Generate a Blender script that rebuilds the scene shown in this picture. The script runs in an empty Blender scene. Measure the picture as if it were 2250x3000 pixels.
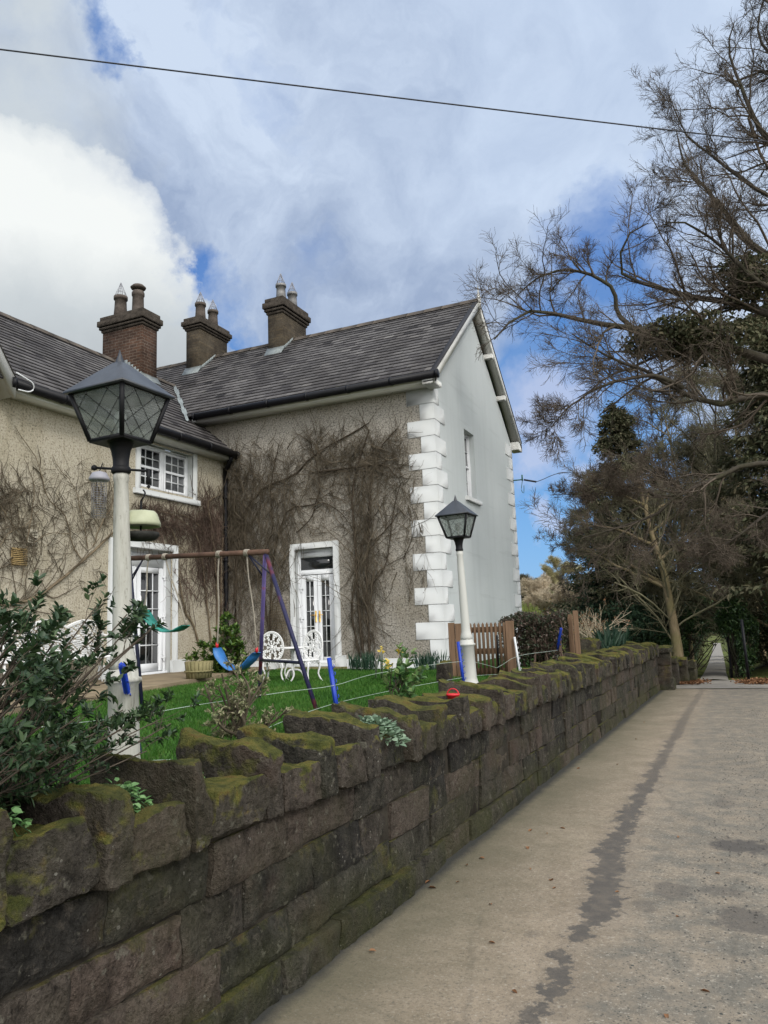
import bpy, math, random
import numpy as np
from mathutils import Vector, Matrix, noise as mnoise

random.seed(7)
RNG = np.random.default_rng(11)
scene = bpy.context.scene
COL = scene.collection
R_ = math.radians

# ---------------------------------------------------------------- camera
CF, CP, CR, CYAW, WD = 2241.24416, 0.152363326, -0.0371799855, -0.418880553, 0.0225245515
CX, CY, CAMH = 1125.0, 1500.0, 1.6
_cy, _sy = math.cos(CYAW), math.sin(CYAW)
FW = np.array([_sy * math.cos(CP), _cy * math.cos(CP), math.sin(CP)])
_R0 = np.array([_cy, -_sy, 0.0]); _U0 = np.cross(_R0, FW)
RT = _R0 * math.cos(CR) + _U0 * math.sin(CR)
UP = -_R0 * math.sin(CR) + _U0 * math.cos(CR)
EYE = np.array([0.0, 0.0, CAMH])
cam = bpy.data.cameras.new("camera")
cam.sensor_fit = 'VERTICAL'; cam.sensor_height = 36.0; cam.lens = CF / 3000 * 36
cam.clip_start = 0.05; cam.clip_end = 2000
camo = bpy.data.objects.new("camera", cam); COL.objects.link(camo)
M = Matrix.Identity(4)
for i in range(3):
    M[i][0] = RT[i]; M[i][1] = UP[i]; M[i][2] = -FW[i]; M[i][3] = EYE[i]
camo.matrix_world = M
scene.camera = camo

# measured picture points -> real positions on known planes
def ray(x, y): return FW + RT * ((x - CX) / CF) - UP * ((y - CY) / CF)
def on_z(x, y, z): d = ray(x, y); return EYE + d * ((z - CAMH) / d[2])
def on_y(x, y, Y): d = ray(x, y); return EYE + d * (Y / d[1])
def on_x(x, y, X): d = ray(x, y); return EYE + d * (X / d[0])
def at(x, y, D): d = ray(x, y); return EYE + d * (D / math.hypot(d[0], d[1]))

# ---------------------------------------------------------------- objects
WL = {}
def tag(o, label=None, cat=None, group=None, kind=None):
    if label: o["label"] = label
    if cat: o["category"] = cat
    if group: o["group"] = group
    if kind: o["kind"] = kind
    return o
def thing(name, label, cat, loc=(0, 0, 0), group=None):
    o = bpy.data.objects.new(name, None); COL.objects.link(o)
    o.empty_display_size = 0.2
    o.location = loc; WL[o] = np.array(loc, float)
    return tag(o, label, cat, group)
def finish(o, parent, V=None):
    COL.objects.link(o)
    if parent is not None:
        o.parent = parent; o.location = Vector(-WL[parent]); WL[o] = np.zeros(3)
    else:
        WL[o] = np.zeros(3)
        if V is not None and len(V):
            c = np.array([(V[:, 0].min() + V[:, 0].max()) / 2, (V[:, 1].min() + V[:, 1].max()) / 2, V[:, 2].min()])
            n = len(V); o.data.vertices.foreach_set("co", (V - c).astype(np.float32).ravel())
            o.data.update(); o.location = c; WL[o] = c
    return o
def mesh_np(name, V, F, mat, parent=None, tint=None, smooth=False, uv=None, sharp=None):
    """V (n,3), F (m,k) array or list of arrays of differing k"""
    V = np.asarray(V, float).reshape(-1, 3)
    Fs = F if isinstance(F, list) else [F]
    Fs = [np.asarray(f, np.int64) for f in Fs if len(f)]
    me = bpy.data.meshes.new(name)
    nl = sum(f.size for f in Fs); nf = sum(len(f) for f in Fs)
    me.vertices.add(len(V)); me.loops.add(nl); me.polygons.add(nf)
    me.vertices.foreach_set("co", V.astype(np.float32).ravel())
    li = np.concatenate([f.ravel() for f in Fs])
    tot = np.concatenate([np.full(len(f), f.shape[1]) for f in Fs])
    st = np.concatenate([[0], np.cumsum(tot)[:-1]])
    me.loops.foreach_set("vertex_index", li.astype(np.int32))
    me.polygons.foreach_set("loop_start", st.astype(np.int32))
    me.polygons.foreach_set("loop_total", tot.astype(np.int32))
    if smooth: me.polygons.foreach_set("use_smooth", np.ones(nf, bool))
    me.update(calc_edges=True); me.validate(clean_customdata=False)
    if sharp: me.set_sharp_from_angle(angle=sharp)
    if tint is not None and len(tint) == len(me.polygons):
        a = me.attributes.new("tint", 'FLOAT', 'FACE'); a.data.foreach_set("value", np.asarray(tint, np.float32))
    # uv in metres: box projection or custom
    if len(me.polygons) and len(me.polygons) < 60000:
        nn = np.zeros(len(me.polygons) * 3, np.float32); me.polygons.foreach_get("normal", nn); nn = np.abs(nn.reshape(-1, 3))
        lv = np.zeros(len(me.loops), np.int32); me.loops.foreach_get("vertex_index", lv)
        tt = np.zeros(len(me.polygons), np.int32); me.polygons.foreach_get("loop_total", tt)
        P = V[lv]
        if uv is not None: q = uv(P)
        else:
            ax = np.repeat(np.argmax(nn, 1), tt)
            q = np.where((ax == 0)[:, None], P[:, [1, 2]], np.where((ax == 1)[:, None], P[:, [0, 2]], P[:, [0, 1]]))
        u = me.uv_layers.new(name="UVMap"); u.data.foreach_set("uv", q.astype(np.float32).ravel())
    if mat is not None: me.materials.append(mat)
    o = bpy.data.objects.new(name, me)
    return finish(o, parent, V)

class MB:
    def __init__(s): s.v = []; s.f3 = []; s.f4 = []; s.fn = []; s.t3 = []; s.t4 = []; s.n = 0
    def add(s, vs, fs, t=0.5):
        vs = np.asarray(vs, float).reshape(-1, 3)
        for f in fs:
            f = [i + s.n for i in f]
            if len(f) == 3: s.f3.append(f); s.t3.append(t)
            elif len(f) == 4: s.f4.append(f); s.t4.append(t)
            else:
                for k in range(1, len(f) - 1): s.f3.append([f[0], f[k], f[k + 1]]); s.t3.append(t)
        s.v.append(vs); s.n += len(vs); return s
    def addnp(s, V, F, t=0.5):
        V = np.asarray(V, float).reshape(-1, 3); F = np.asarray(F) + s.n
        tl = list(t) if hasattr(t, '__len__') else [t] * len(F)
        if F.shape[1] == 3: s.f3 += F.tolist(); s.t3 += tl
        else: s.f4 += F.tolist(); s.t4 += tl
        s.v.append(V); s.n += len(V); return s
    def hexa(s, p, t=0.5):   # 8 points, bottom 4 then top 4
        return s.add(p, [(3, 2, 1, 0), (4, 5, 6, 7), (0, 1, 5, 4), (1, 2, 6, 5), (2, 3, 7, 6), (3, 0, 4, 7)], t)
    def box(s, a, b, t=0.5):
        x0, y0, z0 = [min(a[i], b[i]) for i in range(3)]; x1, y1, z1 = [max(a[i], b[i]) for i in range(3)]
        return s.hexa([(x0, y0, z0), (x1, y0, z0), (x1, y1, z0), (x0, y1, z0), (x0, y0, z1), (x1, y0, z1), (x1, y1, z1), (x0, y1, z1)], t)
    def bevbox(s, a, b, c=0.01, t=0.5):
        x0, y0, z0 = [min(a[i], b[i]) for i in range(3)]; x1, y1, z1 = [max(a[i], b[i]) for i in range(3)]
        vs = []; idx = {}
        for ix, X in enumerate((x0, x1)):
            for iy, Y in enumerate((y0, y1)):
                for iz, Z in enumerate((z0, z1)):
                    for ax in range(3):
                        p = [X, Y, Z]
                        for k in range(3):
                            if k != ax: p[k] += c * (1 if (ix, iy, iz)[k] == 0 else -1)
                        idx[(ix, iy, iz, ax)] = len(vs); vs.append(p)
        fs = []
        for ax in range(3):
            b_, c_ = [k for k in range(3) if k != ax]
            for sgn in (0, 1):
                ring = []
                for (u, v) in ((0, 0), (1, 0), (1, 1), (0, 1)):
                    k = [0, 0, 0]; k[ax] = sgn; k[b_] = u; k[c_] = v; ring.append(idx[(*k, ax)])
                fs.append(ring if (sgn == 1) ^ (ax == 1) else ring[::-1])
            for u in (0, 1):
                for v in (0, 1):
                    k0 = [0, 0, 0]; k0[b_] = u; k0[c_] = v; k1 = list(k0); k0[ax] = 0; k1[ax] = 1
                    fs.append([idx[(*k0, b_)], idx[(*k1, b_)], idx[(*k1, c_)], idx[(*k0, c_)]])
        for k in [(i, j, l) for i in (0, 1) for j in (0, 1) for l in (0, 1)]:
            fs.append([idx[(*k, 0)], idx[(*k, 1)], idx[(*k, 2)]])
        return s.add(vs, fs, t)
    def tube(s, pts, rad, n=8, cap=True, t=0.5):
        P = np.asarray(pts, float); k = len(P)
        r = np.full(k, rad) if np.isscalar(rad) else np.asarray(rad, float)
        V, F = tubes_np(P[None], r[None], n); s.addnp(V, F, t)
        if cap:
            b = s.n - k * n
            s.f3 += [[b, b + j + 1, b + j] for j in range(1, n - 1)]; e = b + (k - 1) * n
            s.f3 += [[e, e + j, e + j + 1] for j in range(1, n - 1)]; s.t3 += [t] * (2 * (n - 2))
        return s
    def lathe(s, prof, c=(0, 0, 0), n=16, t=0.5, ph=0.0, sq=None):
        c = np.asarray(c, float); a = np.arange(n) / n * 2 * np.pi + ph
        vs = []
        for (r, z) in prof: vs.append(np.c_[r * np.cos(a), r * np.sin(a), np.full(n, z)] + c)
        k = len(prof); fs = []
        for i in range(k - 1):
            for j in range(n): fs.append((i * n + j, i * n + (j + 1) % n, (i + 1) * n + (j + 1) % n, (i + 1) * n + j))
        s.add(np.concatenate(vs), fs, t)
        b = s.n - k * n
        if prof[0][0] > 1e-4: s.f3 += [[b, b + j + 1, b + j] for j in range(1, n - 1)]; s.t3 += [t] * (n - 2)
        e = b + (k - 1) * n
        if prof[-1][0] > 1e-4: s.f3 += [[e, e + j, e + j + 1] for j in range(1, n - 1)]; s.t3 += [t] * (n - 2)
        return s
    def build(s, name, mat, parent=None, smooth=False, uv=None):
        V = np.concatenate(s.v)
        return mesh_np(name, V, [np.array(s.f3, int).reshape(-1, 3), np.array(s.f4, int).reshape(-1, 4)], mat, parent, s.t3 + s.t4, smooth, uv)

def tubes_np(P, Rr, n=3, twist=0.0):
    """P (N,k,3) polylines, Rr (N,k) radii -> vertices, quads"""
    N, k, _ = P.shape
    T = np.gradient(P, axis=1); T /= np.linalg.norm(T, axis=2, keepdims=True) + 1e-9
    T0 = T.mean(1); ref = np.where(np.abs(T0[:, 2:3]) < 0.8, np.array([[0, 0, 1.0]]), np.array([[1.0, 0, 0]]))
    A = np.cross(T, ref[:, None, :]); A /= np.linalg.norm(A, axis=2, keepdims=True) + 1e-9
    B = np.cross(T, A)
    an = np.arange(n) / n * 2 * np.pi + twist
    V = P[:, :, None, :] + Rr[:, :, None, None] * (A[:, :, None, :] * np.cos(an)[None, None, :, None] + B[:, :, None, :] * np.sin(an)[None, None, :, None])
    base = (np.arange(N) * k * n)[:, None, None]
    i = np.arange(k - 1)[None, :, None]; j = np.arange(n)[None, None, :]; j2 = (j + 1) % n
    F = np.stack([base + i * n + j, base + i * n + j2, base + (i + 1) * n + j2, base + (i + 1) * n + j], -1).reshape(-1, 4)
    return V.reshape(-1, 3), F
def resample(pts, k):
    P = np.asarray(pts, float); 
    # catmull-rom smoothing then resample
    Q = np.vstack([2 * P[0] - P[1], P, 2 * P[-1] - P[-2]]); out = []
    for i in range(1, len(Q) - 2):
        for t in np.linspace(0, 1, 9)[:-1]:
            a, b, c, d = Q[i - 1], Q[i], Q[i + 1], Q[i + 2]
            out.append(0.5 * (2 * b + (c - a) * t + (2 * a - 5 * b + 4 * c - d) * t * t + (3 * b - a - 3 * c + d) * t ** 3))
    out.append(P[-1]); O = np.array(out)
    s = np.r_[0, np.cumsum(np.linalg.norm(np.diff(O, axis=0), axis=1))]; u = np.linspace(0, s[-1], k)
    return np.stack([np.interp(u, s, O[:, a]) for a in range(O.shape[1])], 1)
def unit(v): return v / (np.linalg.norm(v, axis=-1, keepdims=True) + 1e-9)
def branch(P, Rr, per, t0, t1, ang, ratio, k, wob, up, rng, rr=0.6, minlen=0.05, taper=0.25, lenabs=None, tpow=1.0):
    """child branches for every parent polyline, vectorised"""
    N, kk, _ = P.shape
    L = np.linalg.norm(np.diff(P, axis=1), axis=2).sum(1)
    cnt = rng.poisson(per * np.ones(N)) if np.isscalar(per) else rng.poisson(per)
    idx = np.repeat(np.arange(N), cnt); n = len(idx)
    if n == 0: return np.zeros((0, k, 3)), np.zeros((0, k))
    t = t0 + (t1 - t0) * rng.random(n) ** tpow
    f = t * (kk - 1); i0 = np.clip(f.astype(int), 0, kk - 2); fr = (f - i0)[:, None]
    p0 = P[idx, i0] * (1 - fr) + P[idx, i0 + 1] * fr
    r0 = (Rr[idx, i0] * (1 - fr[:, 0]) + Rr[idx, i0 + 1] * fr[:, 0])
    T = unit(P[idx, i0 + 1] - P[idx, i0])
    Q = unit(np.cross(T, rng.normal(size=(n, 3))))
    a = np.radians(ang) * rng.uniform(0.65, 1.35, n)[:, None]
    D = unit(T * np.cos(a) + Q * np.sin(a) + np.array([0, 0, up]))
    ln = (L[idx] * ratio * (1.1 - 0.55 * t) if lenabs is None else lenabs * np.ones(n)) * rng.uniform(0.55, 1.25, n)
    ln = np.maximum(ln, minlen)
    C = np.zeros((n, k, 3)); C[:, 0] = p0
    st = (ln / (k - 1))[:, None]
    for j in range(1, k):
        D = unit(D + rng.normal(size=(n, 3)) * wob + np.array([0, 0, up * 0.35]))
        C[:, j] = C[:, j - 1] + D * st
    rad = (r0 * rr)[:, None] * np.linspace(1, taper, k)[None]
    return C, rad
def leaves_np(C, D, N, L, W, fold=0.25, bend=0.0):
    n = len(C); L = np.broadcast_to(L, (n,))[:, None]; W = np.broadcast_to(W, (n,))[:, None]
    D = unit(D); S = unit(np.cross(D, N)); Nn = np.cross(S, D)
    V = np.zeros((n, 6, 3))
    V[:, 0] = C; V[:, 3] = C + D * L - Nn * bend * L
    for i, (a, w) in enumerate(((0.32, 0.5), (0.7, 0.42))):
        V[:, 1 + i] = C + D * L * a + S * W * w + Nn * W * fold - Nn * bend * L * a * a
        V[:, 5 - i] = C + D * L * a - S * W * w + Nn * W * fold - Nn * bend * L * a * a
    b = (np.arange(n) * 6)[:, None]
    F = np.concatenate([b + np.array([[0, 1, 2, 3]]), b + np.array([[0, 3, 4, 5]])], 0)
    return V.reshape(-1, 3), F
def leaf_mesh(name, C, D, N, L, W, mat, parent=None, fold=0.25, bend=0.1, tv=None):
    V, F = leaves_np(C, D, N, L, W, fold, bend)
    t = RNG.random(len(C)) if tv is None else tv
    return mesh_np(name, V, F, mat, parent, np.r_[t, t])
def tubes_join(lst):
    Vs, Fs, n = [], [], 0
    for (P, Rr, sides) in lst:
        if len(P) == 0: continue
        V, F = tubes_np(P, Rr, sides); Vs.append(V); Fs.append(F + n); n += len(V)
    return np.concatenate(Vs), np.concatenate(Fs)

# ---------------------------------------------------------------- materials
class Mat:
    def __init__(s, name, rough=0.8, spec=0.3, metal=0.0):
        s.m = bpy.data.materials.new(name); s.m.use_nodes = True
        s.nt = s.m.node_tree; s.b = s.nt.nodes["Principled BSDF"]; s.out = s.nt.nodes["Material Output"]
        s.b.inputs["Roughness"].default_value = rough; s.b.inputs["Specular IOR Level"].default_value = spec
        s.b.inputs["Metallic"].default_value = metal
        s.tc = None
    def nd(s, t, **kw):
        n = s.nt.nodes.new(t)
        for k, v in kw.items(): setattr(n, k, v)
        return n
    def put(s, sock, v):
        if isinstance(v, bpy.types.NodeSocket): s.nt.links.new(v, sock)
        elif isinstance(v, (tuple, list)) and len(v) == 3 and sock.type == 'RGBA': sock.default_value = (*v, 1)
        else: sock.default_value = v
    def co(s, kind="Object", scale=None, loc=None, rot=None):
        if s.tc is None: s.tc = s.nd("ShaderNodeTexCoord")
        o = s.tc.outputs[kind]
        if scale is None and loc is None and rot is None: return o
        mp = s.nd("ShaderNodeMapping"); s.nt.links.new(o, mp.inputs[0])
        if scale is not None: mp.inputs["Scale"].default_value = scale if hasattr(scale, '__len__') else (scale,) * 3
        if loc is not None: mp.inputs["Location"].default_value = loc
        if rot is not None: mp.inputs["Rotation"].default_value = rot
        return mp.outputs[0]
    def noise(s, vec, scale=5, detail=4, rough=0.55, dist=0.0, out="Fac"):
        n = s.nd("ShaderNodeTexNoise"); s.nt.links.new(vec, n.inputs["Vector"])
        n.inputs["Scale"].default_value = scale; n.inputs["Detail"].default_value = detail
        n.inputs["Roughness"].default_value = rough; n.inputs["Distortion"].default_value = dist
        return n.outputs[out]
    def voro(s, vec, scale=5, feature='F1', out="Distance", rand=1.0):
        n = s.nd("ShaderNodeTexVoronoi", feature=feature); s.nt.links.new(vec, n.inputs["Vector"])
        n.inputs["Scale"].default_value = scale; n.inputs["Randomness"].default_value = rand
        return n.outputs[out]
    def ramp(s, fac, stops, interp='LINEAR'):
        n = s.nd("ShaderNodeValToRGB"); cr = n.color_ramp; cr.interpolation = interp
        while len(cr.elements) < len(stops): cr.elements.new(0.5)
        for e, (p, c) in zip(cr.elements, stops):
            e.position = p; e.color = (c, c, c, 1) if np.isscalar(c) else (*c, 1)
        s.put(n.inputs[0], fac); return n.outputs[0]
    def mix(s, fac, a, b, blend='MIX'):
        n = s.nd("ShaderNodeMix", data_type='RGBA', blend_type=blend)
        s.put(n.inputs[0], fac); s.put(n.inputs[6], a); s.put(n.inputs[7], b); return n.outputs[2]
    def math(s, op, a, b=None, c=None, clamp=False):
        n = s.nd("ShaderNodeMath", operation=op); n.use_clamp = clamp
        s.put(n.inputs[0], a)
        if b is not None: s.put(n.inputs[1], b)
        if c is not None: s.put(n.inputs[2], c)
        return n.outputs[0]
    def sep(s, vec):
        n = s.nd("ShaderNodeSeparateXYZ"); s.nt.links.new(vec, n.inputs[0]); return n.outputs
    def attr(s, name="tint"):
        n = s.nd("ShaderNodeAttribute", attribute_name=name); return n.outputs["Fac"]
    def bump(s, h, strength=0.5, dist=0.02):
        n = s.nd("ShaderNodeBump"); n.inputs["Strength"].default_value = strength; n.inputs["Distance"].default_value = dist
        s.nt.links.new(h, n.inputs["Height"]); s.nt.links.new(n.outputs[0], s.b.inputs["Normal"]); return n
    def geo(s, out="Normal"): return s.nd("ShaderNodeNewGeometry").outputs[out]
    def col(s, c): s.put(s.b.inputs["Base Color"], c); return s
    def done(s): return s.m

def simple(name, c, rough=0.6, spec=0.3, metal=0.0, var=0.12, scale=6.0, bump=0.0):
    m = Mat(name, rough, spec, metal)
    n = m.noise(m.co(), scale, 5, 0.6)
    c = np.array(c)
    m.col(m.ramp(n, [(0.3, tuple(c * (1 - var))), (0.7, tuple(np.minimum(c * (1 + var), 1)))]))
    if bump: m.bump(m.noise(m.co(), scale * 8, 3), bump, 0.01)
    return m.done()

def pebbledash(name, base, speck, pale, grime):
    m = Mat(name, 0.95, 0.15); v = m.co()
    a = m.noise(v, 29, 3, 0.8); c = m.ramp(a, [(0.37, speck), (0.47, base), (0.56, base), (0.68, pale)])
    st = m.voro(v, 60, out="Distance"); c = m.mix(m.ramp(st, [(0.0, 0.0), (0.75, 0.0), (0.9, 0.55)]), c, speck)
    big = m.noise(v, 0.7, 5, 0.65); c = m.mix(m.ramp(big, [(0.42, 0.0), (0.7, 0.6)]), c, grime, 'MULTIPLY')
    sv = m.co(scale=(5, 5, 0.5)); stv = m.noise(sv, 1.6, 4, 0.6); c = m.mix(m.ramp(stv, [(0.5, 0.0), (0.72, 0.4)]), c, grime, 'MULTIPLY')
    m.col(c); m.bump(a, 0.9, 0.015); return m.done()
M_dashL = pebbledash("cream_pebbledash", (0.445, 0.405, 0.32), (0.19, 0.165, 0.125), (0.56, 0.52, 0.43), (0.62, 0.59, 0.49))
M_dashR = pebbledash("grey_pebbledash", (0.335, 0.31, 0.27), (0.062, 0.055, 0.046), (0.54, 0.51, 0.46), (0.62, 0.58, 0.5))

def slate():
    m = Mat("slate", 0.62, 0.35); uv = m.co("UV"); t = m.attr()
    c = m.ramp(t, [(0.0, (0.020, 0.018, 0.019)), (0.12, (0.055, 0.05, 0.052)), (0.45, (0.105, 0.099, 0.098)), (0.8, (0.138, 0.130, 0.127)), (1.0, (0.19, 0.18, 0.172))])
    n1 = m.noise(m.co("UV", scale=(1.2, 0.5, 1)), 1.0, 5, 0.6); c = m.mix(m.ramp(n1, [(0.40, 0.75), (0.62, 0.0)]), c, (0.45, 0.43, 0.42), 'MULTIPLY')
    n2 = m.noise(uv, 9, 5, 0.7); c = m.mix(m.ramp(n2, [(0.62, 0.0), (0.78, 0.55)]), c, (0.22, 0.215, 0.20))
    n3 = m.noise(uv, 3.0, 3); c = m.mix(m.ramp(n3, [(0.66, 0.0), (0.85, 0.5)]), c, (0.075, 0.085, 0.04))
    m.col(c); m.bump(m.noise(uv, 40, 4), 0.25, 0.006); return m.done()
M_slate = slate()

def brick(name, c1, c2, mort, dirt):
    m = Mat(name, 0.92, 0.15); n = m.nd("ShaderNodeTexBrick"); m.nt.links.new(m.co("UV"), n.inputs["Vector"])
    m.put(n.inputs["Color1"], c1); m.put(n.inputs["Color2"], c2); m.put(n.inputs["Mortar"], mort)
    n.inputs["Scale"].default_value = 1.0; n.inputs["Brick Width"].default_value = 0.225; n.inputs["Row Height"].default_value = 0.075
    n.inputs["Mortar Size"].default_value = 0.009; n.inputs["Mortar Smooth"].default_value = 0.3
    c = n.outputs["Color"]
    a = m.noise(m.co(), 2.2, 5, 0.65); c = m.mix(m.ramp(a, [(0.38, 0.8), (0.62, 0.0)]), c, dirt, 'MULTIPLY')
    b = m.noise(m.co(), 30, 4, 0.7); c = m.mix(m.ramp(b, [(0.35, 0.45), (0.6, 0.0)]), c, (0.35, 0.3, 0.28), 'MULTIPLY')
    m.col(c); h = m.math('MULTIPLY', n.outputs["Fac"], -1.0); m.bump(m.math('ADD', h, b), 0.6, 0.01); return m.done()
M_brick = brick("red_brown_brick", (0.105, 0.060, 0.040), (0.062, 0.040, 0.030), (0.145, 0.115, 0.092), (0.45, 0.42, 0.40))
M_brickold = brick("weathered_brick", (0.105, 0.084, 0.056), (0.072, 0.060, 0.044), (0.078, 0.068, 0.052), (0.45, 0.43, 0.42))
M_brickcap = simple("sooty_brick_cap", (0.046, 0.039, 0.032), 0.95, 0.1, var=0.45, scale=9, bump=0.6)

def white(name, c=(0.475, 0.49, 0.487), dirt=0.35, rough=0.55):
    m = Mat(name, rough, 0.3); v = m.co()
    a = m.noise(v, 1.3, 6, 0.7); b = m.noise(m.co(scale=(6, 6, 0.8)), 2.5, 4, 0.6)
    cc = m.mix(m.ramp(a, [(0.45, 0.0), (0.75, dirt)]), c, (0.5, 0.5, 0.46))
    cc = m.mix(m.ramp(b, [(0.55, 0.0), (0.8, dirt * 0.9)]), cc, (0.46, 0.46, 0.42)); m.col(cc)
    m.bump(m.noise(v, 30, 4), 0.12, 0.004); return m.done()
M_white = white("white_masonry_paint"); M_upvc = white("white_frame_paint", (0.62, 0.635, 0.65), 0.12, 0.35)
M_cast = white("white_cast_metal", (0.70, 0.70, 0.69), 0.2, 0.45)
M_fascia = white("white_eaves_paint", (0.56, 0.56, 0.535), 0.5)
def oldpost():
    m = Mat("flaking_cream_paint", 0.75, 0.2); v = m.co(scale=(9, 9, 1.2)); a = m.noise(v, 3.0, 6, 0.75)
    c = m.ramp(a, [(0.30, (0.17, 0.165, 0.14)), (0.45, (0.36, 0.355, 0.31)), (0.7, (0.47, 0.465, 0.42))])
    b = m.noise(m.co(), 45, 4, 0.7); c = m.mix(m.ramp(b, [(0.6, 0.0), (0.72, 0.7)]), c, (0.17, 0.17, 0.14)); m.col(c)
    m.bump(a, 0.3, 0.005); return m.done()
M_post = oldpost()
M_postw = white("worn_white_paint", (0.47, 0.47, 0.435), 0.95)
def greyrender():
    m = Mat("grey_smooth_render", 0.8, 0.2); v = m.co()
    a = m.noise(v, 0.5, 5, 0.6); c = m.ramp(a, [(0.3, (0.48, 0.515, 0.515)), (0.7, (0.53, 0.56, 0.56))])
    s_ = m.noise(m.co(scale=(2.5, 2.5, 0.14)), 1.8, 6, 0.65); c = m.mix(m.ramp(s_, [(0.48, 0), (0.78, 0.28)]), c, (0.34, 0.37, 0.36)); hl = m.noise(m.co(scale=(.2, .2, 3.2)), 2.0, 3); c = m.mix(m.ramp(hl, [(0.60, 0), (0.66, 0.22)]), c, (0.36, 0.385, 0.38)); sm = m.noise(v, 7, 6, 0.75); c = m.mix(m.ramp(sm, [(0.60, 0), (0.72, 0.3)]), c, (0.36, 0.37, 0.34)); m.col(c)
    m.bump(m.noise(v, 9, 6, .7), 0.25, 0.015); return m.done()
M_grey = greyrender()
M_black = simple("black_gloss_plastic", (0.006, 0.006, 0.008), 0.45, 0.2, var=0.3)
M_iron = simple("black_lantern_paint", (0.007, 0.007, 0.008), 0.55, 0.2, var=0.4, scale=14, bump=0.1)
M_ironroof = simple("dull_black_sheet", (0.034, 0.038, 0.044), 0.42, 0.5, var=0.35, scale=7, bump=0.1)
M_lead = simple("grey_lead_sheet", (0.20, 0.225, 0.225), 0.6, 0.4, var=0.35, scale=5, bump=0.2)
M_pot = simple("brown_clay_pot", (0.095, 0.078, 0.066), 0.85, 0.2, var=0.35, scale=8, bump=0.2)
M_steel = simple("dull_grey_pot", (0.19, 0.185, 0.18), 0.55, 0.4, 0.3, var=0.3, scale=6)
M_wire = simple("grey_wire", (0.28, 0.28, 0.30), 0.45, 0.5, 0.6)
M_ridge = simple("brown_ridge_clay", (0.085, 0.072, 0.060), 0.9, 0.15, var=0.4, scale=5, bump=0.3)
def glass():
    m = Mat("dark_window_glass", 0.04, 0.5); t = m.noise(m.co(), 1.5, 2)
    m.col(m.ramp(t, [(0.35, (0.006, 0.007, 0.009)), (0.7, (0.022, 0.024, 0.026))])); return m.done()
M_glass = glass()
M_curtain = simple("grey_curtain_glass", (0.10, 0.105, 0.11), 0.08, 0.5, var=0.4, scale=3)
def lampglass():
    m = Mat("frosted_lantern_glass", 0.35, 0.4)
    n = m.noise(m.co(), 7, 4); m.col(m.ramp(n, [(0.3, (0.20, 0.22, 0.20)), (0.7, (0.36, 0.38, 0.36))]))
    tr = m.nd("ShaderNodeBsdfTransparent"); m.put(tr.inputs[0], (0.78, 0.82, 0.80)); mx = m.nd("ShaderNodeMixShader")
    mx.inputs[0].default_value = 0.62
    m.nt.links.new(m.b.outputs[0], mx.inputs[1]); m.nt.links.new(tr.outputs[0], mx.inputs[2]); m.nt.links.new(mx.outputs[0], m.out.inputs[0]); return m.done()
M_lampglass = lampglass()
M_brass = simple("brass", (0.62, 0.38, 0.09), 0.3, 0.5, 0.9)
M_blueplastic = simple("blue_plastic", (0.012, 0.045, 0.36), 0.4, 0.4, var=0.25, scale=9)
M_seatblue = simple("pale_blue_rubber", (0.03, 0.15, 0.40), 0.45, 0.4, var=0.3)
M_seatgreen = simple("sea_green_rubber", (0.02, 0.19, 0.15), 0.5, 0.4, var=0.3)
M_rope = simple("grey_rope", (0.30, 0.27, 0.22), 0.95, 0.1, var=0.3, scale=60)
def swingpaint():
    m = Mat("chipped_purple_paint", 0.6, 0.3); a = m.noise(m.co(scale=(1, 1, 1)), 2.4, 3, 0.5)
    m.col(m.ramp(a, [(0.40, (0.012, 0.014, 0.05)), (0.56, (0.02, 0.018, 0.06)), (0.61, (0.12, 0.025, 0.035)), (0.66, (0.016, 0.012, 0.03)), (0.75, (0.03, 0.035, 0.07))])); return m.done()
M_swing = swingpaint()
def swingpurple():
    m = Mat("faded_purple_paint", 0.6, 0.3); a = m.noise(m.co(), 3.2, 3, 0.5)
    m.col(m.ramp(a, [(0.38, (0.10, 0.075, 0.21)), (0.52, (0.13, 0.10, 0.26)), (0.6, (0.26, 0.05, 0.075))])); return m.done()
M_swingp = swingpurple()
M_swingd = simple("dark_navy_paint", (0.012, 0.014, 0.035), 0.5, 0.3, var=0.5, scale=3)
M_rust = simple("rusty_brown_pipe", (0.085, 0.05, 0.035), 0.85, 0.2, var=0.5, scale=7, bump=0.3)
def wood(name, a, b, sc=1.0):
    m = Mat(name, 0.8, 0.2); n = m.noise(m.co(scale=(12 * sc, 12 * sc, 1.2 * sc)), 2.2, 5, 0.65)
    m.col(m.ramp(n, [(0.3, a), (0.7, b)])); m.bump(n, 0.25, 0.004); return m.done()
M_fence = wood("brown_stained_wood", (0.095, 0.058, 0.034), (0.15, 0.094, 0.056))
M_oldwood = wood("weathered_wood", (0.13, 0.105, 0.065), (0.22, 0.18, 0.11))
M_tanwood = wood("mossy_tan_wood", (0.16, 0.15, 0.07), (0.27, 0.23, 0.12), 0.7)
def bark(name, a, b, green=None, sc=1.0):
    m = Mat(name, 0.92, 0.15); n = m.noise(m.co(scale=(6 * sc, 6 * sc, 2 * sc)), 2.5, 5, 0.65)
    c = m.ramp(n, [(0.3, a), (0.7, b)])
    if green: c = m.mix(m.ramp(m.noise(m.co(), 1.5, 4), [(0.45, 0), (0.65, 0.7)]), c, green)
    m.col(c); m.bump(n, 0.4, 0.02); return m.done()
M_bark = bark("beech_bark", (0.036, 0.030, 0.024), (0.078, 0.066, 0.053), (0.05, 0.052, 0.026))
M_twig = simple("beech_twigs", (0.098, 0.080, 0.062), 0.9, 0.1, var=0.35, scale=1.2)
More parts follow.
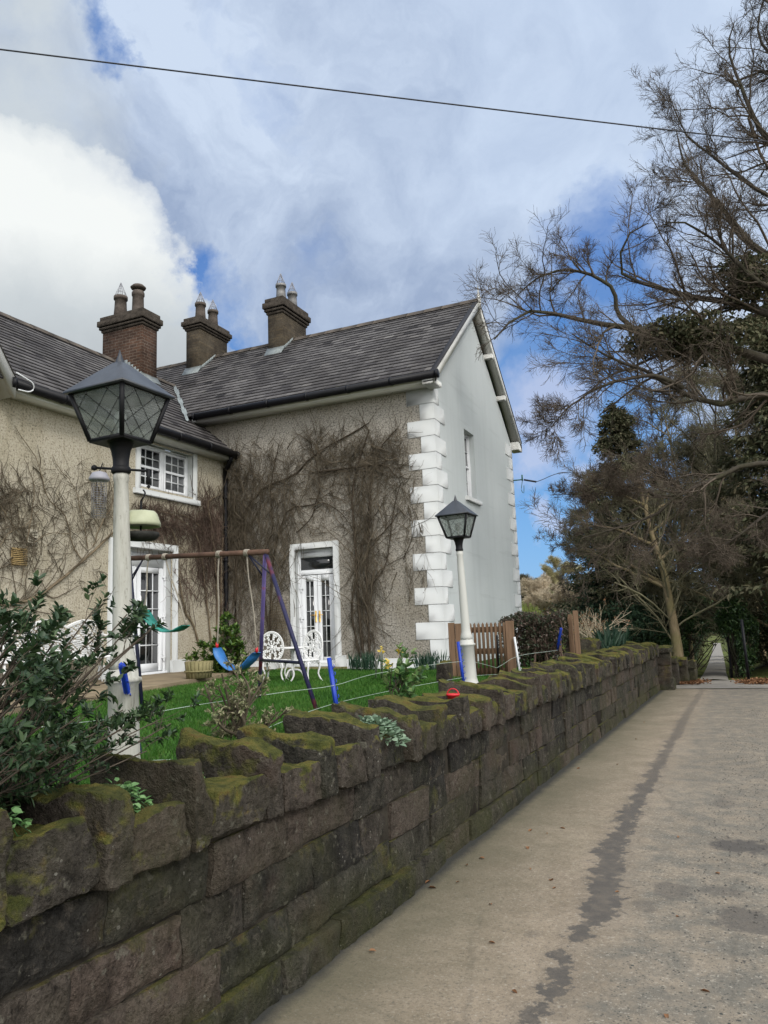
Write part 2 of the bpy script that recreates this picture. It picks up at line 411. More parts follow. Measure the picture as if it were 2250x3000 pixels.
M_barktan = bark("tan_bark", (0.16, 0.125, 0.075), (0.27, 0.21, 0.13), (0.15, 0.14, 0.06))
M_twigolive = simple("olive_twigs", (0.150, 0.140, 0.088), 0.9, 0.1, var=0.35, scale=0.8)
M_twigpale = simple("pale_twigs", (0.50, 0.45, 0.25), 0.9, 0.1, var=0.3, scale=0.5)
M_twigred = simple("reddish_twigs", (0.52, 0.44, 0.32), 0.9, 0.1, var=0.3, scale=0.5)
M_vine = simple("vine_stem", (0.112, 0.092, 0.066), 0.95, 0.1, var=0.45, scale=3)
M_vinegrey = simple("grey_vine_stem", (0.17, 0.135, 0.09), 0.95, 0.1, var=0.4, scale=3, bump=0.4)
M_vinered = simple("reddish_vine_twigs", (0.105, 0.074, 0.058), 0.95, 0.1, var=0.5, scale=2)
def leaf(name, cols, rough=0.45, spec=0.4, trans=0.2):
    m = Mat(name, rough, spec); t = m.attr(); n = len(cols)
    c = m.ramp(t, [(i / (n - 1), k) for i, k in enumerate(cols)]); m.col(c)
    tl = m.nd("ShaderNodeBsdfTranslucent"); m.nt.links.new(c, tl.inputs[0]); mx = m.nd("ShaderNodeMixShader"); mx.inputs[0].default_value = trans
    m.nt.links.new(m.b.outputs[0], mx.inputs[1]); m.nt.links.new(tl.outputs[0], mx.inputs[2]); m.nt.links.new(mx.outputs[0], m.out.inputs[0]); return m.done()
M_holly = leaf("glossy_dark_leaf", [(0.016, 0.036, 0.016), (0.028, 0.058, 0.024), (0.044, 0.082, 0.034), (0.075, 0.115, 0.05)], 0.42, 0.35, 0.12)
M_varieg = leaf("variegated_leaf", [(0.10, 0.13, 0.05), (0.22, 0.21, 0.11), (0.34, 0.31, 0.19), (0.16, 0.19, 0.075)])
M_rose = leaf("fresh_green_leaf", [(0.04, 0.10, 0.03), (0.075, 0.16, 0.045), (0.13, 0.22, 0.07), (0.22, 0.28, 0.11)], 0.4)
M_potted = leaf("yellow_green_leaf", [(0.025, 0.06, 0.015), (0.05, 0.11, 0.02), (0.10, 0.18, 0.03), (0.17, 0.24, 0.045)])
M_conif = leaf("dark_needles", [(0.048, 0.055, 0.028), (0.075, 0.082, 0.042), (0.110, 0.108, 0.060), (0.145, 0.125, 0.075)], 0.7, 0.2)
M_conifg = leaf("green_needles", [(0.024, 0.05, 0.03), (0.04, 0.075, 0.042), (0.06, 0.10, 0.052)], 0.7, 0.2)
M_laurel = leaf("dark_evergreen_leaf", [(0.015, 0.036, 0.014), (0.028, 0.06, 0.02), (0.05, 0.095, 0.03), (0.08, 0.13, 0.04)], 0.4, 0.4)
M_hedge = leaf("mixed_hedge_leaf", [(0.028, 0.038, 0.02), (0.045, 0.06, 0.03), (0.085, 0.06, 0.045), (0.13, 0.095, 0.075)], 0.5, 0.35)
M_daff = leaf("blue_green_blade", [(0.018, 0.05, 0.03), (0.03, 0.075, 0.045), (0.055, 0.10, 0.06)])
M_creep = leaf("bright_creeping_leaf", [(0.09, 0.20, 0.06), (0.14, 0.28, 0.10), (0.22, 0.36, 0.15)], 0.5)
M_creepgrey = leaf("grey_green_leaf", [(0.13, 0.20, 0.13), (0.20, 0.29, 0.19), (0.28, 0.37, 0.26)], 0.6)
M_grassblade = leaf("lawn_blade", [(0.026, 0.085, 0.012), (0.042, 0.125, 0.016), (0.07, 0.165, 0.025), (0.11, 0.16, 0.04)], 0.6, 0.2)
M_drygrass = leaf("pale_field_blade", [(0.20, 0.27, 0.06), (0.30, 0.36, 0.10), (0.36, 0.38, 0.14)], 0.7, 0.1)
M_litter = leaf("brown_fallen_leaf", [(0.12, 0.06, 0.03), (0.20, 0.10, 0.05), (0.28, 0.16, 0.09)], 0.8, 0.1, 0.1)
M_red = simple("red_plastic", (0.55, 0.02, 0.03), 0.35, 0.4)
M_feederroof = simple("pale_green_plastic", (0.42, 0.44, 0.30), 0.5, 0.3, var=0.2)
M_greyplastic = simple("lilac_grey_plastic", (0.27, 0.27, 0.30), 0.5, 0.3)
M_seed = simple("dark_seed_tray", (0.025, 0.025, 0.022), 0.8, 0.2, var=0.5, scale=30)
M_vent = simple("tan_plastic", (0.36, 0.26, 0.12), 0.7, 0.2)
M_cable = simple("dark_cable", (0.03, 0.032, 0.04), 0.6, 0.3)
M_pvcwire = simple("pale_fence_wire", (0.42, 0.50, 0.44), 0.6, 0.3)
M_yellow = leaf("yellow_petal", [(0.55, 0.40, 0.05), (0.70, 0.55, 0.12)], 0.6)

def stone(name, blocks=True):
    m = Mat(name, 0.93, 0.15); v = m.co(); t = m.attr()
    c = m.ramp(t, [(0.0, (0.046, 0.043, 0.038)), (0.25, (0.078, 0.074, 0.060)), (0.5, (0.098, 0.085, 0.070)), (0.75, (0.128, 0.104, 0.084)), (1.0, (0.165, 0.128, 0.104))])
    a = m.noise(v, 4.5, 8, 0.78); c = m.mix(m.ramp(a, [(0.38, 0.9), (0.56, 0.0)]), c, (0.34, 0.34, 0.33), 'MULTIPLY')
    gr = m.noise(v, 15, 6, 0.75); c = m.mix(m.ramp(gr, [(0.52, 0.0), (0.70, 0.75)]), c, (0.15, 0.13, 0.105)); c = m.mix(m.ramp(gr, [(0.32, 0.7), (0.45, 0.0)]), c, (0.25, 0.25, 0.25), 'MULTIPLY')
    b = m.noise(v, 48, 5, 0.8); c = m.mix(m.ramp(b, [(0.34, 0.85), (0.52, 0.0)]), c, (0.25, 0.24, 0.23), 'MULTIPLY')
    li = m.noise(v, 17, 3, 0.6); c = m.mix(m.ramp(li, [(0.62, 0), (0.68, 0.6)]), c, (0.20, 0.19, 0.15)); fl = m.voro(v, 27); fc = m.sep(m.voro(v, 27, out='Color'))[0]; c = m.mix(m.math('MULTIPLY', m.math('LESS_THAN', fl, m.math('MULTIPLY', m.math('SUBTRACT', fc, .78), .9)), .7), c, (0.30, 0.29, 0.25)); dr = m.noise(m.co(scale=(7, 7, .7)), 2.0, 5, .7); c = m.mix(m.ramp(dr, [(0.53, 0), (0.68, 0.55)]), c, (0.3, 0.3, 0.28), 'MULTIPLY')
    pk = m.noise(v, 2.3, 4); c = m.mix(m.ramp(pk, [(0.55, 0), (0.72, 0.5)]), c, (0.105, 0.068, 0.052))
    nz = m.sep(m.geo("Normal"))[2]; mo = m.noise(v, 3.2, 6, 0.7); mf = m.noise(v, 60, 3, 0.7)
    mossc = m.ramp(m.noise(v, 9, 5, 0.7), [(0.3, (0.04, 0.05, 0.014)), (0.44, (0.09, 0.098, 0.022)), (0.56, (0.175, 0.16, 0.036)), (0.66, (0.16, 0.105, 0.028)), (0.78, (0.085, 0.045, 0.016))])
    msk = m.math('ADD', m.math('MULTIPLY', nz, 0.30 if not blocks else 0.18), mo)
    thr = (0.54, 0.64) if not blocks else (0.60, 0.76)
    c = m.mix(m.ramp(msk, [(thr[0], 0), (thr[1], 0.9 if not blocks else 0.7)]), c, mossc)
    alg = m.noise(v, 1.1, 5, 0.65); c = m.mix(m.ramp(alg, [(0.46, 0), (0.68, 0.6)]), c, (0.055, 0.056, 0.026))
    if blocks:
        z = m.sep(v)[2]
        low = m.math('MULTIPLY', m.ramp(z, [(0.10, 1.0), (0.34, 0.0)]), m.ramp(m.noise(v, 2.6, 5), [(0.38, 0), (0.6, 1)]))
        c = m.mix(m.math('MULTIPLY', low, 0.6), c, (0.062, 0.066, 0.024))
    m.col(c); m.bump(m.math('ADD', m.math('MULTIPLY', a, 1.3), m.math('MULTIPLY', m.math('ADD', b, m.math('ADD', mf, m.math('MULTIPLY', gr, 1.5))), 0.45)), 1.0, 0.045); return m.done()
M_stone = stone("mossy_sandstone_blocks"); M_coping = stone("mossy_coping_rock", False)
M_mortar = simple("dark_wall_joint", (0.034, 0.030, 0.024), 0.98, 0.05, var=0.4, scale=9, bump=0.5)
# ---------------------------------------------------------------- sky and light
SUN_AZ, SUN_EL = R_(130), R_(38)      # compass from +Y clockwise: sun to the right and a little behind
world = bpy.data.worlds.new("World"); scene.world = world; world.use_nodes = True
def build_world():
    m = Mat.__new__(Mat); m.nt = world.node_tree; m.tc = None
    bg = m.nt.nodes["Background"]; bg.inputs[1].default_value = 0.1
    sky = m.nd("ShaderNodeTexSky", sky_type='NISHITA'); sky.sun_disc = False
    sky.sun_elevation = SUN_EL; sky.sun_rotation = SUN_AZ; sky.altitude = 50; sky.air_density = 1.0; sky.dust_density = 0.6; sky.ozone_density = 1.6
    D = m.co("Generated")
    vm = lambda op, a, b: (lambda n: (m.put(n.inputs[0], a), m.put(n.inputs[1], b), n.outputs[0])[2])(m.nd("ShaderNodeVectorMath", operation=op))
    wob = m.noise(D, 3.2, 3, 0.5, out="Color"); wob = vm('SUBTRACT', wob, (0.5, 0.5, 0.5))
    fine = m.noise(D, 11.0, 6, 0.62, out="Color"); fine = vm('SUBTRACT', fine, (0.5, 0.5, 0.5))
    def scl(v, k): n = m.nd("ShaderNodeVectorMath", operation='SCALE'); m.put(n.inputs[0], v); n.inputs[3].default_value = k; return n.outputs[0]
    DD = vm('ADD', D, vm('ADD', scl(wob, 0.15), scl(fine, 0.12)))
    DS = vm('ADD', D, vm('ADD', scl(wob, 0.55), scl(fine, 0.10)))
    def blob(px, py, r, vec=DD, soft=0.35):
        c = ray(px, py); c = c / np.linalg.norm(c); ar = r / CF
        n = m.nd("ShaderNodeVectorMath", operation='DISTANCE'); m.put(n.inputs[0], vec); m.put(n.inputs[1], tuple(c))
        return m.math('SUBTRACT', 1.0, m.math('DIVIDE', n.outputs["Value"], ar))
    def mx(lst):
        o = lst[0]
        for q in lst[1:]: o = m.math('SMOOTH_MAX', o, q, 0.12)
        return o
    # thin lavender veil covering most of the sky
    vn = m.noise(DS, 2.1, 6, 0.55)
    hz = m.sep(D)[2]
    blue = m.mix(0.72, sky.outputs[0], m.mix(m.ramp(hz, [(0.05, 0.0), (0.45, 1.0)]), (1.65, 4.6, 9.2), (0.62, 2.25, 6.6)))
    veilc = m.mix(m.ramp(m.noise(DS, 3.3, 6, 0.6), [(0.38, 0), (0.62, 1)]), (3.2, 4.1, 5.9), (6.2, 7.25, 8.9))
    glow = mx([blob(1900, 250, 900, DS), blob(2000, 650, 500, DS)])
    veilc = m.mix(m.math('MULTIPLY', m.ramp(glow, [(0.0, 0), (0.7, 1)]), 0.6), veilc, (6.1, 7.3, 9.2))
    vmask = m.ramp(vn, [(0.33, 0.15), (0.5, 1.0)])
    DG = vm('ADD', D, vm('ADD', scl(wob, 0.22), scl(fine, 0.16)))
    gaps = mx([blob(640, 830, 150, DG), blob(705, 880, 120, DG), blob(590, 740, 110, DG), blob(320, 90, 75, DG), blob(1830, 850, 260, DG)])
    vmask = m.math('SUBTRACT', vmask, m.math('MULTIPLY', m.ramp(gaps, [(0.0, 0), (0.7, 1)]), 0.9), clamp=True)
    low = mx([blob(1620, 1500, 420, DS), blob(1560, 1250, 260, DS)])
    vmask = m.math('SUBTRACT', vmask, m.math('MULTIPLY', m.ramp(low, [(0.0, 0), (0.35, 1)]), 0.85), clamp=True)
    c = m.mix(vmask, blue, veilc)
    # small low cumulus puffs on the right
    puff = mx([blob(1640, 1510, 62), blob(1585, 1340, 110), blob(1720, 1340, 60), blob(1560, 1210, 150)])
    c = m.mix(m.math('MULTIPLY', m.ramp(puff, [(0.0, 0), (0.55, 1)]), 0.72), c, (5.6, 6.3, 8.3))
    # big cumulus on the left
    cum = mx([blob(60, 900, 470), blob(330, 930, 260), blob(500, 1010, 190), blob(600, 1080, 190), blob(690, 1130, 150), blob(560, 950, 150), blob(250, 740, 200), blob(60, 680, 250), blob(420, 780, 130)])
    cm = m.ramp(cum, [(-0.0, 0.0), (0.05, 0.45), (0.16, 0.85), (0.38, 1.0)])
    upl = mx([blob(40, 330, 300, DG), blob(60, 40, 230, DG)])
    c = m.mix(m.math('MULTIPLY', m.ramp(upl, [(0.0, 0), (0.8, 1)]), 0.85), c, (6.3, 6.9, 7.3))
    shade = m.math('ADD', m.math('MULTIPLY', m.ramp(hz, [(0.32, 0.0), (0.47, 1.0)]), 0.72), m.math('MULTIPLY', m.noise(DD, 4.2, 6, 0.6), 0.55))
    cc = m.ramp(shade, [(0.22, (4.6, 5.0, 5.3)), (0.55, (6.0, 6.5, 6.8)), (0.95, (9.2, 9.5, 9.4))])
    c = m.mix(cm, c, cc)
    # added glow: unseen sky round the sun brightened to light the house front
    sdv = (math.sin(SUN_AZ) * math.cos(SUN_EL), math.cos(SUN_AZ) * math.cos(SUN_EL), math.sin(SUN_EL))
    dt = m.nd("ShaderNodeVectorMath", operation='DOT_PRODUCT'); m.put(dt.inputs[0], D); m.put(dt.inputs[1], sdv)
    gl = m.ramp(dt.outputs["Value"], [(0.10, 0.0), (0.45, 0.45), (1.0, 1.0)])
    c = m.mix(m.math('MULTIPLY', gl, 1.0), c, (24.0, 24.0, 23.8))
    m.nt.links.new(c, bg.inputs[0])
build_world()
sun = bpy.data.lights.new("sun", 'SUN'); sun.energy = 1.5; sun.angle = R_(12); sun.color = (1.0, 0.955, 0.89)
suno = bpy.data.objects.new("sun", sun); COL.objects.link(suno)
sd = Vector((math.sin(SUN_AZ) * math.cos(SUN_EL), math.cos(SUN_AZ) * math.cos(SUN_EL), math.sin(SUN_EL)))
suno.rotation_euler = sd.to_track_quat('Z', 'Y').to_euler()
vs = scene.view_settings; vs.view_transform = 'Standard'; vs.look = 'None'; vs.exposure = 0.0; vs.gamma = 1.0
scene.cycles.max_bounces = 6; scene.cycles.transparent_max_bounces = 8; scene.cycles.use_denoising = True
scene.cycles.diffuse_bounces = 3; scene.cycles.glossy_bounces = 2; scene.cycles.caustics_reflective = False

# ---------------------------------------------------------------- ground
def sstep(x, a, b): t = np.clip((x - a) / (b - a), 0, 1); return t * t * (3 - 2 * t)
LZ = 0.85                                             # garden terrace level
def ground_z(x, y):
    x = np.asarray(x, float); y = np.asarray(y, float)
    z = np.interp(y, [-400, 20.6, 30, 44, 80, 130, 500], [0, 0, -0.36, -0.91, -2.0, -2.9, -2.9])
    left = sstep(-x, 3.2, 14) * sstep(y, 20, 34)
    z = z + left * (1.5 - z) * 0.9 + sstep(-x, 7, 30) * sstep(y, 26, 52) * 7.5
    bl = sstep(-x - (y - 22) * 0.0186, 1.15, 3.0) * sstep(y, 21.5, 25) * (1 - sstep(y, 60, 90)); z = z + bl * 0.75
    br = sstep(x + (y - 22) * 0.0186, 0.2, 2.2) * sstep(y, 24, 30); z = z + br * 0.9
    return z
def m_ground():
    m = Mat("rough_grass_ground", 0.95, 0.1); v = m.co(); a = m.noise(v, 0.35, 6, 0.65); b = m.noise(v, 6, 5, 0.7)
    c = m.ramp(a, [(0.35, (0.05, 0.045, 0.025)), (0.5, (0.085, 0.10, 0.03)), (0.65, (0.15, 0.18, 0.045))])
    c = m.mix(m.ramp(b, [(0.35, 0.6), (0.6, 0)]), c, (0.5, 0.45, 0.4), 'MULTIPLY'); m.col(c); m.bump(b, 0.8, 0.08); return m.done()
M_ground = m_ground()
def grid(xs, ys, zf):
    X, Y = np.meshgrid(xs, ys); Z = zf(X, Y); V = np.stack([X, Y, Z], -1).reshape(-1, 3); nx, ny = len(xs), len(ys)
    i = np.arange(nx - 1)[None] + (np.arange(ny - 1) * nx)[:, None]; i = i.ravel()
    return V, np.stack([i, i + 1, i + nx + 1, i + nx], 1)
xs = np.r_[-600, -300, -150, -90, -60, np.arange(-44, 30, 1.0), 40, 60, 90, 150, 300, 600]
ys = np.r_[-600, -200, -80, -30, -10, 0, 8, 14, 17, 19.9, np.arange(20.6, 70, 0.8), 75, 82, 90, 100, 115, 130, 150, 200, 300, 600]
V, F = grid(xs, ys, lambda x, y: ground_z(x, y) - 0.03)
o = mesh_np("ground", V, F, M_ground, smooth=True); tag(o, kind="structure")

STAIN = [(2034, 2060), (1985, 2139), (1949, 2211), (1913, 2271), (1877, 2338), (1829, 2416), (1792, 2500), (1774, 2603), (1762, 2681), (1726, 2723), (1648, 2784), (1636, 2886), (1575, 2982)]
STW = [8, 12, 13, 18, 21, 27, 34, 42, 46, 28, 6, 30, 16]   # half widths in picture px
def m_road():
    m = Mat("worn_concrete_road", 0.85, 0.25); v = m.geo("Position"); X, Y, Z = m.sep(v)
    a = m.noise(v, 0.9, 6, 0.65); b = m.noise(v, 14, 6, 0.7); f = m.noise(v, 90, 4, 0.75)
    c = m.ramp(a, [(0.3, (0.252, 0.207, 0.152)), (0.55, (0.325, 0.268, 0.198)), (0.75, (0.372, 0.309, 0.233))])
    c = m.mix(m.ramp(b, [(0.35, 0.4), (0.6, 0)]), c, (0.6, 0.6, 0.6), 'MULTIPLY')
    c = m.mix(m.ramp(f, [(0.30, 0.6), (0.5, 0)]), c, (0.5, 0.48, 0.46), 'MULTIPLY')
    md = m.noise(v, 3.4, 6, 0.72); c = m.mix(m.ramp(md, [(0.36, 0.5), (0.58, 0)]), c, (0.66, 0.64, 0.60), 'MULTIPLY')
    # stain centre and width as functions of distance along the road
    P = [on_z(*q, 0) for q in STAIN]; W_ = [np.linalg.norm(on_z(q[0] + w, q[1], 0) - on_z(q[0], q[1], 0)) for q, w in zip(STAIN, STW)]
    y0, y1 = 1.5, 18.0; x0, x1 = -1.5, 1.0
    def curve(fn):
        n = m.nd("ShaderNodeFloatCurve"); cv = n.mapping.curves[0]
        pts = sorted(fn); 
        while len(cv.points) < len(pts): cv.points.new(0.5, 0.5)
        for p, (px_, py_) in zip(cv.points, pts): p.location = (px_, py_); p.handle_type = 'VECTOR'
        n.mapping.update(); return n
    yn = m.math('DIVIDE', m.math('SUBTRACT', Y, y0), y1 - y0, clamp=True)
    cx_ = curve([((p[1] - y0) / (y1 - y0), (p[0] - x0) / (x1 - x0)) for p in P]); m.put(cx_.inputs["Value"], yn)
    cw_ = curve([((p[1] - y0) / (y1 - y0), w) for p, w in zip(P, W_)]); m.put(cw_.inputs["Value"], yn)
    xc = m.math('ADD', m.math('MULTIPLY', cx_.outputs[0], x1 - x0), x0)
    wn = m.math('MULTIPLY', m.math('SUBTRACT', m.noise(v, 5.5, 6, 0.68), 0.5), 0.42)
    d = m.math('SUBTRACT', m.math('ADD', m.math('ABSOLUTE', m.math('SUBTRACT', X, xc)), wn), cw_.outputs[0])
    d = m.math('ADD', d, m.math('MULTIPLY', m.math('SUBTRACT', m.noise(v, 24, 5, 0.7), 0.5), 0.16))
    wet = m.ramp(d, [(0.0, 1.0), (0.015, 0.25), (0.12, 0.0)])
    wet = m.math('MULTIPLY', wet, m.ramp(m.noise(v, 9, 5, 0.7), [(0.3, 0.7), (0.55, 1.0)]))
    for (px_, py_, rx, ry, k) in ((2180, 2480, 0.23, 0.21, 1.0), (2190, 2700, 0.18, 0.21, 0.75), (1965, 2615, 0.14, 0.19, 0.6), (2120, 2615, 0.16, 0.1, 0.5), (1890, 2660, 0.08, 0.10, 0.5), (2125, 2350, 0.12, 0.25, 0.4), (1560, 2740, 0.05, 0.07, 0.3)):
        g = on_z(px_, py_, 0)
        e = m.math('SQRT', m.math('ADD', m.math('POWER', m.math('DIVIDE', m.math('SUBTRACT', X, float(g[0])), rx), 2.0), m.math('POWER', m.math('DIVIDE', m.math('SUBTRACT', Y, float(g[1])), ry), 2.0)))
        e = m.math('ADD', e, m.math('ADD', m.math('MULTIPLY', wn, 3.5), m.math('MULTIPLY', m.math('SUBTRACT', m.noise(v, 19, 5, 0.7), 0.5), 1.3))); wet = m.math('MAXIMUM', wet, m.math('MULTIPLY', m.ramp(e, [(0.7, 1.0), (1.05, 0.0)]), k))
    # grit on the right of the stain
    vv = v; vd = m.voro(vv, 31); vc = m.sep(m.voro(vv, 31, out="Color"))[0]
    rightm = m.ramp(m.math('ADD', m.math('SUBTRACT', X, xc), m.math('MULTIPLY', wn, 1.4)), [(0.05, 0.0), (0.30, 1.0)])
    patch = m.ramp(m.noise(v, 1.3, 4, 0.6), [(0.38, 0.0), (0.58, 1.0)])
    grit = m.math('MULTIPLY', m.math('MULTIPLY', m.math('LESS_THAN', vd, m.math('MULTIPLY', m.math('SUBTRACT', vc, 0.45), 0.55)), 1.0), m.math('MULTIPLY', rightm, patch))
    vd2 = m.voro(vv, 70); vc2 = m.sep(m.voro(vv, 70, out="Color"))[1]; grit2 = m.math('MULTIPLY', m.math('LESS_THAN', vd2, m.math('MULTIPLY', m.math('SUBTRACT', vc2, 0.35), 0.6)), m.math('MULTIPLY', rightm, 0.75))
    mott = m.math('MULTIPLY', rightm, m.ramp(m.noise(v, 4.5, 7, 0.75), [(0.40, 0.85), (0.60, 0.05)])); c = m.mix(m.math('MULTIPLY', rightm, 0.22), c, (0.20, 0.185, 0.155)); c = m.mix(mott, c, (0.135, 0.128, 0.108))
    spk = m.noise(v, 55, 3, 0.7); c = m.mix(m.ramp(spk, [(0.57, 0.0), (0.66, 0.7)]), c, (0.115, 0.105, 0.09)); c = m.mix(m.ramp(spk, [(0.33, 0.6), (0.42, 0.0)]), c, (0.42, 0.385, 0.32))
    ck = m.voro(m.mix(0.12, v, m.noise(v, 3, 5, .7, out='Color')), 0.55, feature='DISTANCE_TO_EDGE'); c = m.mix(m.math('MULTIPLY', m.ramp(ck, [(0.0015, 0.30), (0.006, 0.0)]), m.ramp(m.noise(v, .9, 3), [(0.45, 0), (0.55, 1)])), c, (0.07, 0.065, 0.055))
    c = m.mix(m.math('MAXIMUM', m.math('MULTIPLY', grit, 0.95), grit2), c, (0.055, 0.058, 0.052))
    lg = m.math('MULTIPLY', m.ramp(m.voro(vv, 21), [(0.07, 1.0), (0.11, 0.0)]), 0.5); c = m.mix(lg, c, (0.12, 0.10, 0.085))
    # damp green edge at the foot of the wall
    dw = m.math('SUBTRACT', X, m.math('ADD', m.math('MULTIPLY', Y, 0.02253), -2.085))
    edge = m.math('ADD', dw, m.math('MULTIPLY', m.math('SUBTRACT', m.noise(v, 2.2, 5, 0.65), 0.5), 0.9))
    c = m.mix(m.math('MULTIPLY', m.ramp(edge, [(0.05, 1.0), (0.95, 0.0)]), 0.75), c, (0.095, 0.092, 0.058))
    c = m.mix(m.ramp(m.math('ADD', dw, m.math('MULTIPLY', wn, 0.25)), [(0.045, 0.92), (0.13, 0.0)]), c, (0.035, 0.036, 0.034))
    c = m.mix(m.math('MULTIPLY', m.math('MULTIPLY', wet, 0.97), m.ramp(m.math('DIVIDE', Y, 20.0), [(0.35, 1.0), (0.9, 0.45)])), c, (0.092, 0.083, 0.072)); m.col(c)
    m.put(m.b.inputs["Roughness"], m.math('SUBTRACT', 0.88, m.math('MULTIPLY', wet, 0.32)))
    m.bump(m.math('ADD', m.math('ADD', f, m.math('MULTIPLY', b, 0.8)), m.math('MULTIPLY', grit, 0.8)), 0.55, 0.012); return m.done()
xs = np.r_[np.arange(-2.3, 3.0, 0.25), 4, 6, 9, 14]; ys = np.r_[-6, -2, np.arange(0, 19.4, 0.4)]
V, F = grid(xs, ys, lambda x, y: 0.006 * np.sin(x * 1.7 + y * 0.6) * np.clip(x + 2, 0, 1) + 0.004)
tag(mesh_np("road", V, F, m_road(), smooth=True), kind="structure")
M_asph = (lambda m: (m.col(m.ramp(m.noise(m.co(), 3, 7, 0.7), [(0.3, (0.175, 0.162, 0.14)), (0.7, (0.285, 0.262, 0.225))])), m.bump(m.noise(m.co(), 60, 4), 0.4, 0.01), m.done())[2])(Mat("grey_asphalt", 0.85, 0.25))
xs = np.r_[np.arange(-1.75, 3, 0.4), 5, 9, 15, 26]; ys = np.arange(19.2, 22.9, 0.4)
V, F = grid(xs, ys, lambda x, y: np.maximum(ground_z(np.clip(x, -1, 0.5), y) + 0.012, -9)); tag(mesh_np("junction_road", V, F, M_asph, smooth=True), kind="structure")
ys = np.r_[np.arange(22.6, 60, 0.8), np.arange(60, 150, 4)]; cxl = lambda y: -0.61 - (y - 22) * 0.0186
V = []; 
for y in ys:
    for k in (-1, 0, 1): V.append((cxl(y) + k * float(np.interp(y, [22, 30, 44, 80, 130], [.36, .36, .43, .53, .55])), y, float(np.interp(y, [-400, 20.6, 30, 44, 80, 130, 500], [0, 0, -0.36, -0.91, -2.0, -2.9, -2.9])) + 0.02 + (0.03 if k == 0 else 0)))
n_ = len(ys); F = [(i * 3 + k, i * 3 + k + 1, i * 3 + k + 4, i * 3 + k + 3) for i in range(n_ - 1) for k in (0, 1)]
tag(mesh_np("lane", V, np.array(F), M_asph, smooth=True), kind="structure")

# garden terrace behind the wall
WO = -2.085
def WP(u, n, z): return np.array([WO + u * math.sin(WD) + n * math.cos(WD), u * math.cos(WD) - n * math.sin(WD), z])
def m_lawn():
    m = Mat("mown_lawn_soil", 0.95, 0.1); v = m.co(); a = m.noise(v, 1.6, 5, 0.6); b = m.noise(v, 22, 4, 0.7)
    c = m.ramp(a, [(0.35, (0.026, 0.066, 0.012)), (0.6, (0.036, 0.088, 0.015)), (0.75, (0.055, 0.085, 0.022))])
    c = m.mix(m.ramp(b, [(0.3, 0.6), (0.6, 0)]), c, (0.45, 0.5, 0.4), 'MULTIPLY'); m.col(c); m.bump(b, 0.7, 0.03); return m.done()
def lawn_z(x, y): return LZ + 0.015 * np.sin(x * 1.3) * np.cos(y * 0.9)
mb = MB(); xs = np.arange(-30, -2.2, 0.6); ys = np.arange(-8, 20.6, 0.6)
V, F = grid(np.r_[xs, -2.30], ys, lambda x, y: lawn_z(x, y)); mb.addnp(V, F)
p0, p1 = WP(-8, -0.22, 0), WP(20.2, -0.22, 0)
mb.add([(-30, -8, LZ), (-2.3, -8, LZ), (-2.3, -8, -0.1), (-30, -8, -0.1)], [(0, 1, 2, 3)])
mb.add([(-2.3, -8, LZ), (-2.3, 20.4, LZ), (-2.3, 20.4, -0.1), (-2.3, -8, -0.1)], [(0, 1, 2, 3)])
mb.add([(-2.3, 20.4, LZ), (-30, 20.4, LZ), (-30, 20.4, -0.2), (-2.3, 20.4, -0.2)], [(0, 1, 2, 3)])
tag(mb.build("lawn", m_lawn(), smooth=False), kind="structure")
# patio strip along the cream wing
M_patio = simple("stained_patio_concrete", (0.22, 0.175, 0.115), 0.9, 0.2, var=0.3, scale=2.5, bump=0.4)
pl = [(-6.6, 4.2), (-7.286, 7.105), (-8.05, 10.2), (-8.24, 10.98), (-8.75, 12.6), (-9.0, 13.97)]
mb = MB()
top = [(x, y, LZ + 0.065) for x, y in pl] + [(-10.14, y, LZ + 0.075) for x, y in pl]
k = len(pl); mb.add(top, [(i, i + 1, k + i + 1, k + i) for i in range(k - 1)])
mb.add([(x, y, LZ + 0.065) for x, y in pl] + [(x + 0.01, y, LZ - 0.03) for x, y in pl], [(k + i, k + i + 1, i + 1, i) for i in range(k - 1)])
tag(mb.build("patio", M_patio), kind="structure")
mb = MB().bevbox((-8.6, 13.62, LZ - 0.02), (-7.15, 13.985, LZ + 0.045), 0.012)
tag(mb.build("door_step", simple("mossy_step", (0.13, 0.12, 0.055), 0.95, 0.1, var=0.4, scale=7, bump=0.5)), kind="structure")

# grass blades: visible part of the lawn
def grass(name, n, xr, yr, zf, h, mat, kind="stuff", skip=None):
    x = RNG.uniform(*xr, n); y = RNG.uniform(*yr, n); k = np.ones(n, bool)
    if skip is not None: k = ~skip(x, y)
    x, y = x[k], y[k]; n = len(x); z = zf(x, y) - 0.005; a = RNG.uniform(0, 6.283, n); hh = h * RNG.uniform(0.5, 1.35, n); w = 0.005 + 0.0035 * RNG.random(n)
    ln = RNG.normal(0, 0.35, (n, 2)) * hh[:, None]
    B = np.stack([x, y, z], 1); S = np.stack([np.cos(a), np.sin(a), 0 * a], 1) * w[:, None]
    Tp = B + np.c_[ln, hh]; V = np.stack([B - S, B + S, Tp], 1).reshape(-1, 3); F = np.arange(n * 3).reshape(-1, 3)
    return tag(mesh_np(name, V, F, mat, None, np.clip(RNG.normal(0.42, 0.2, n) + .22 * np.sin(x * 2.1 + 1.3 * np.sin(y * 1.7)) * np.sin(y * 1.5 + x) + .12 * np.sin(x * 6.3) * np.sin(y * 5.1), 0, 1)), kind=kind)
def lawn_skip(x, y):
    xe = np.interp(y, [q[1] for q in pl], [q[0] for q in pl]); return (x < xe + 0.01) | ((y > 13.6) & (x > -8.7))
grass("grass", 130000, (-8.6, -2.5), (2.2, 13.95), lawn_z, 0.042, M_grassblade, skip=lawn_skip)

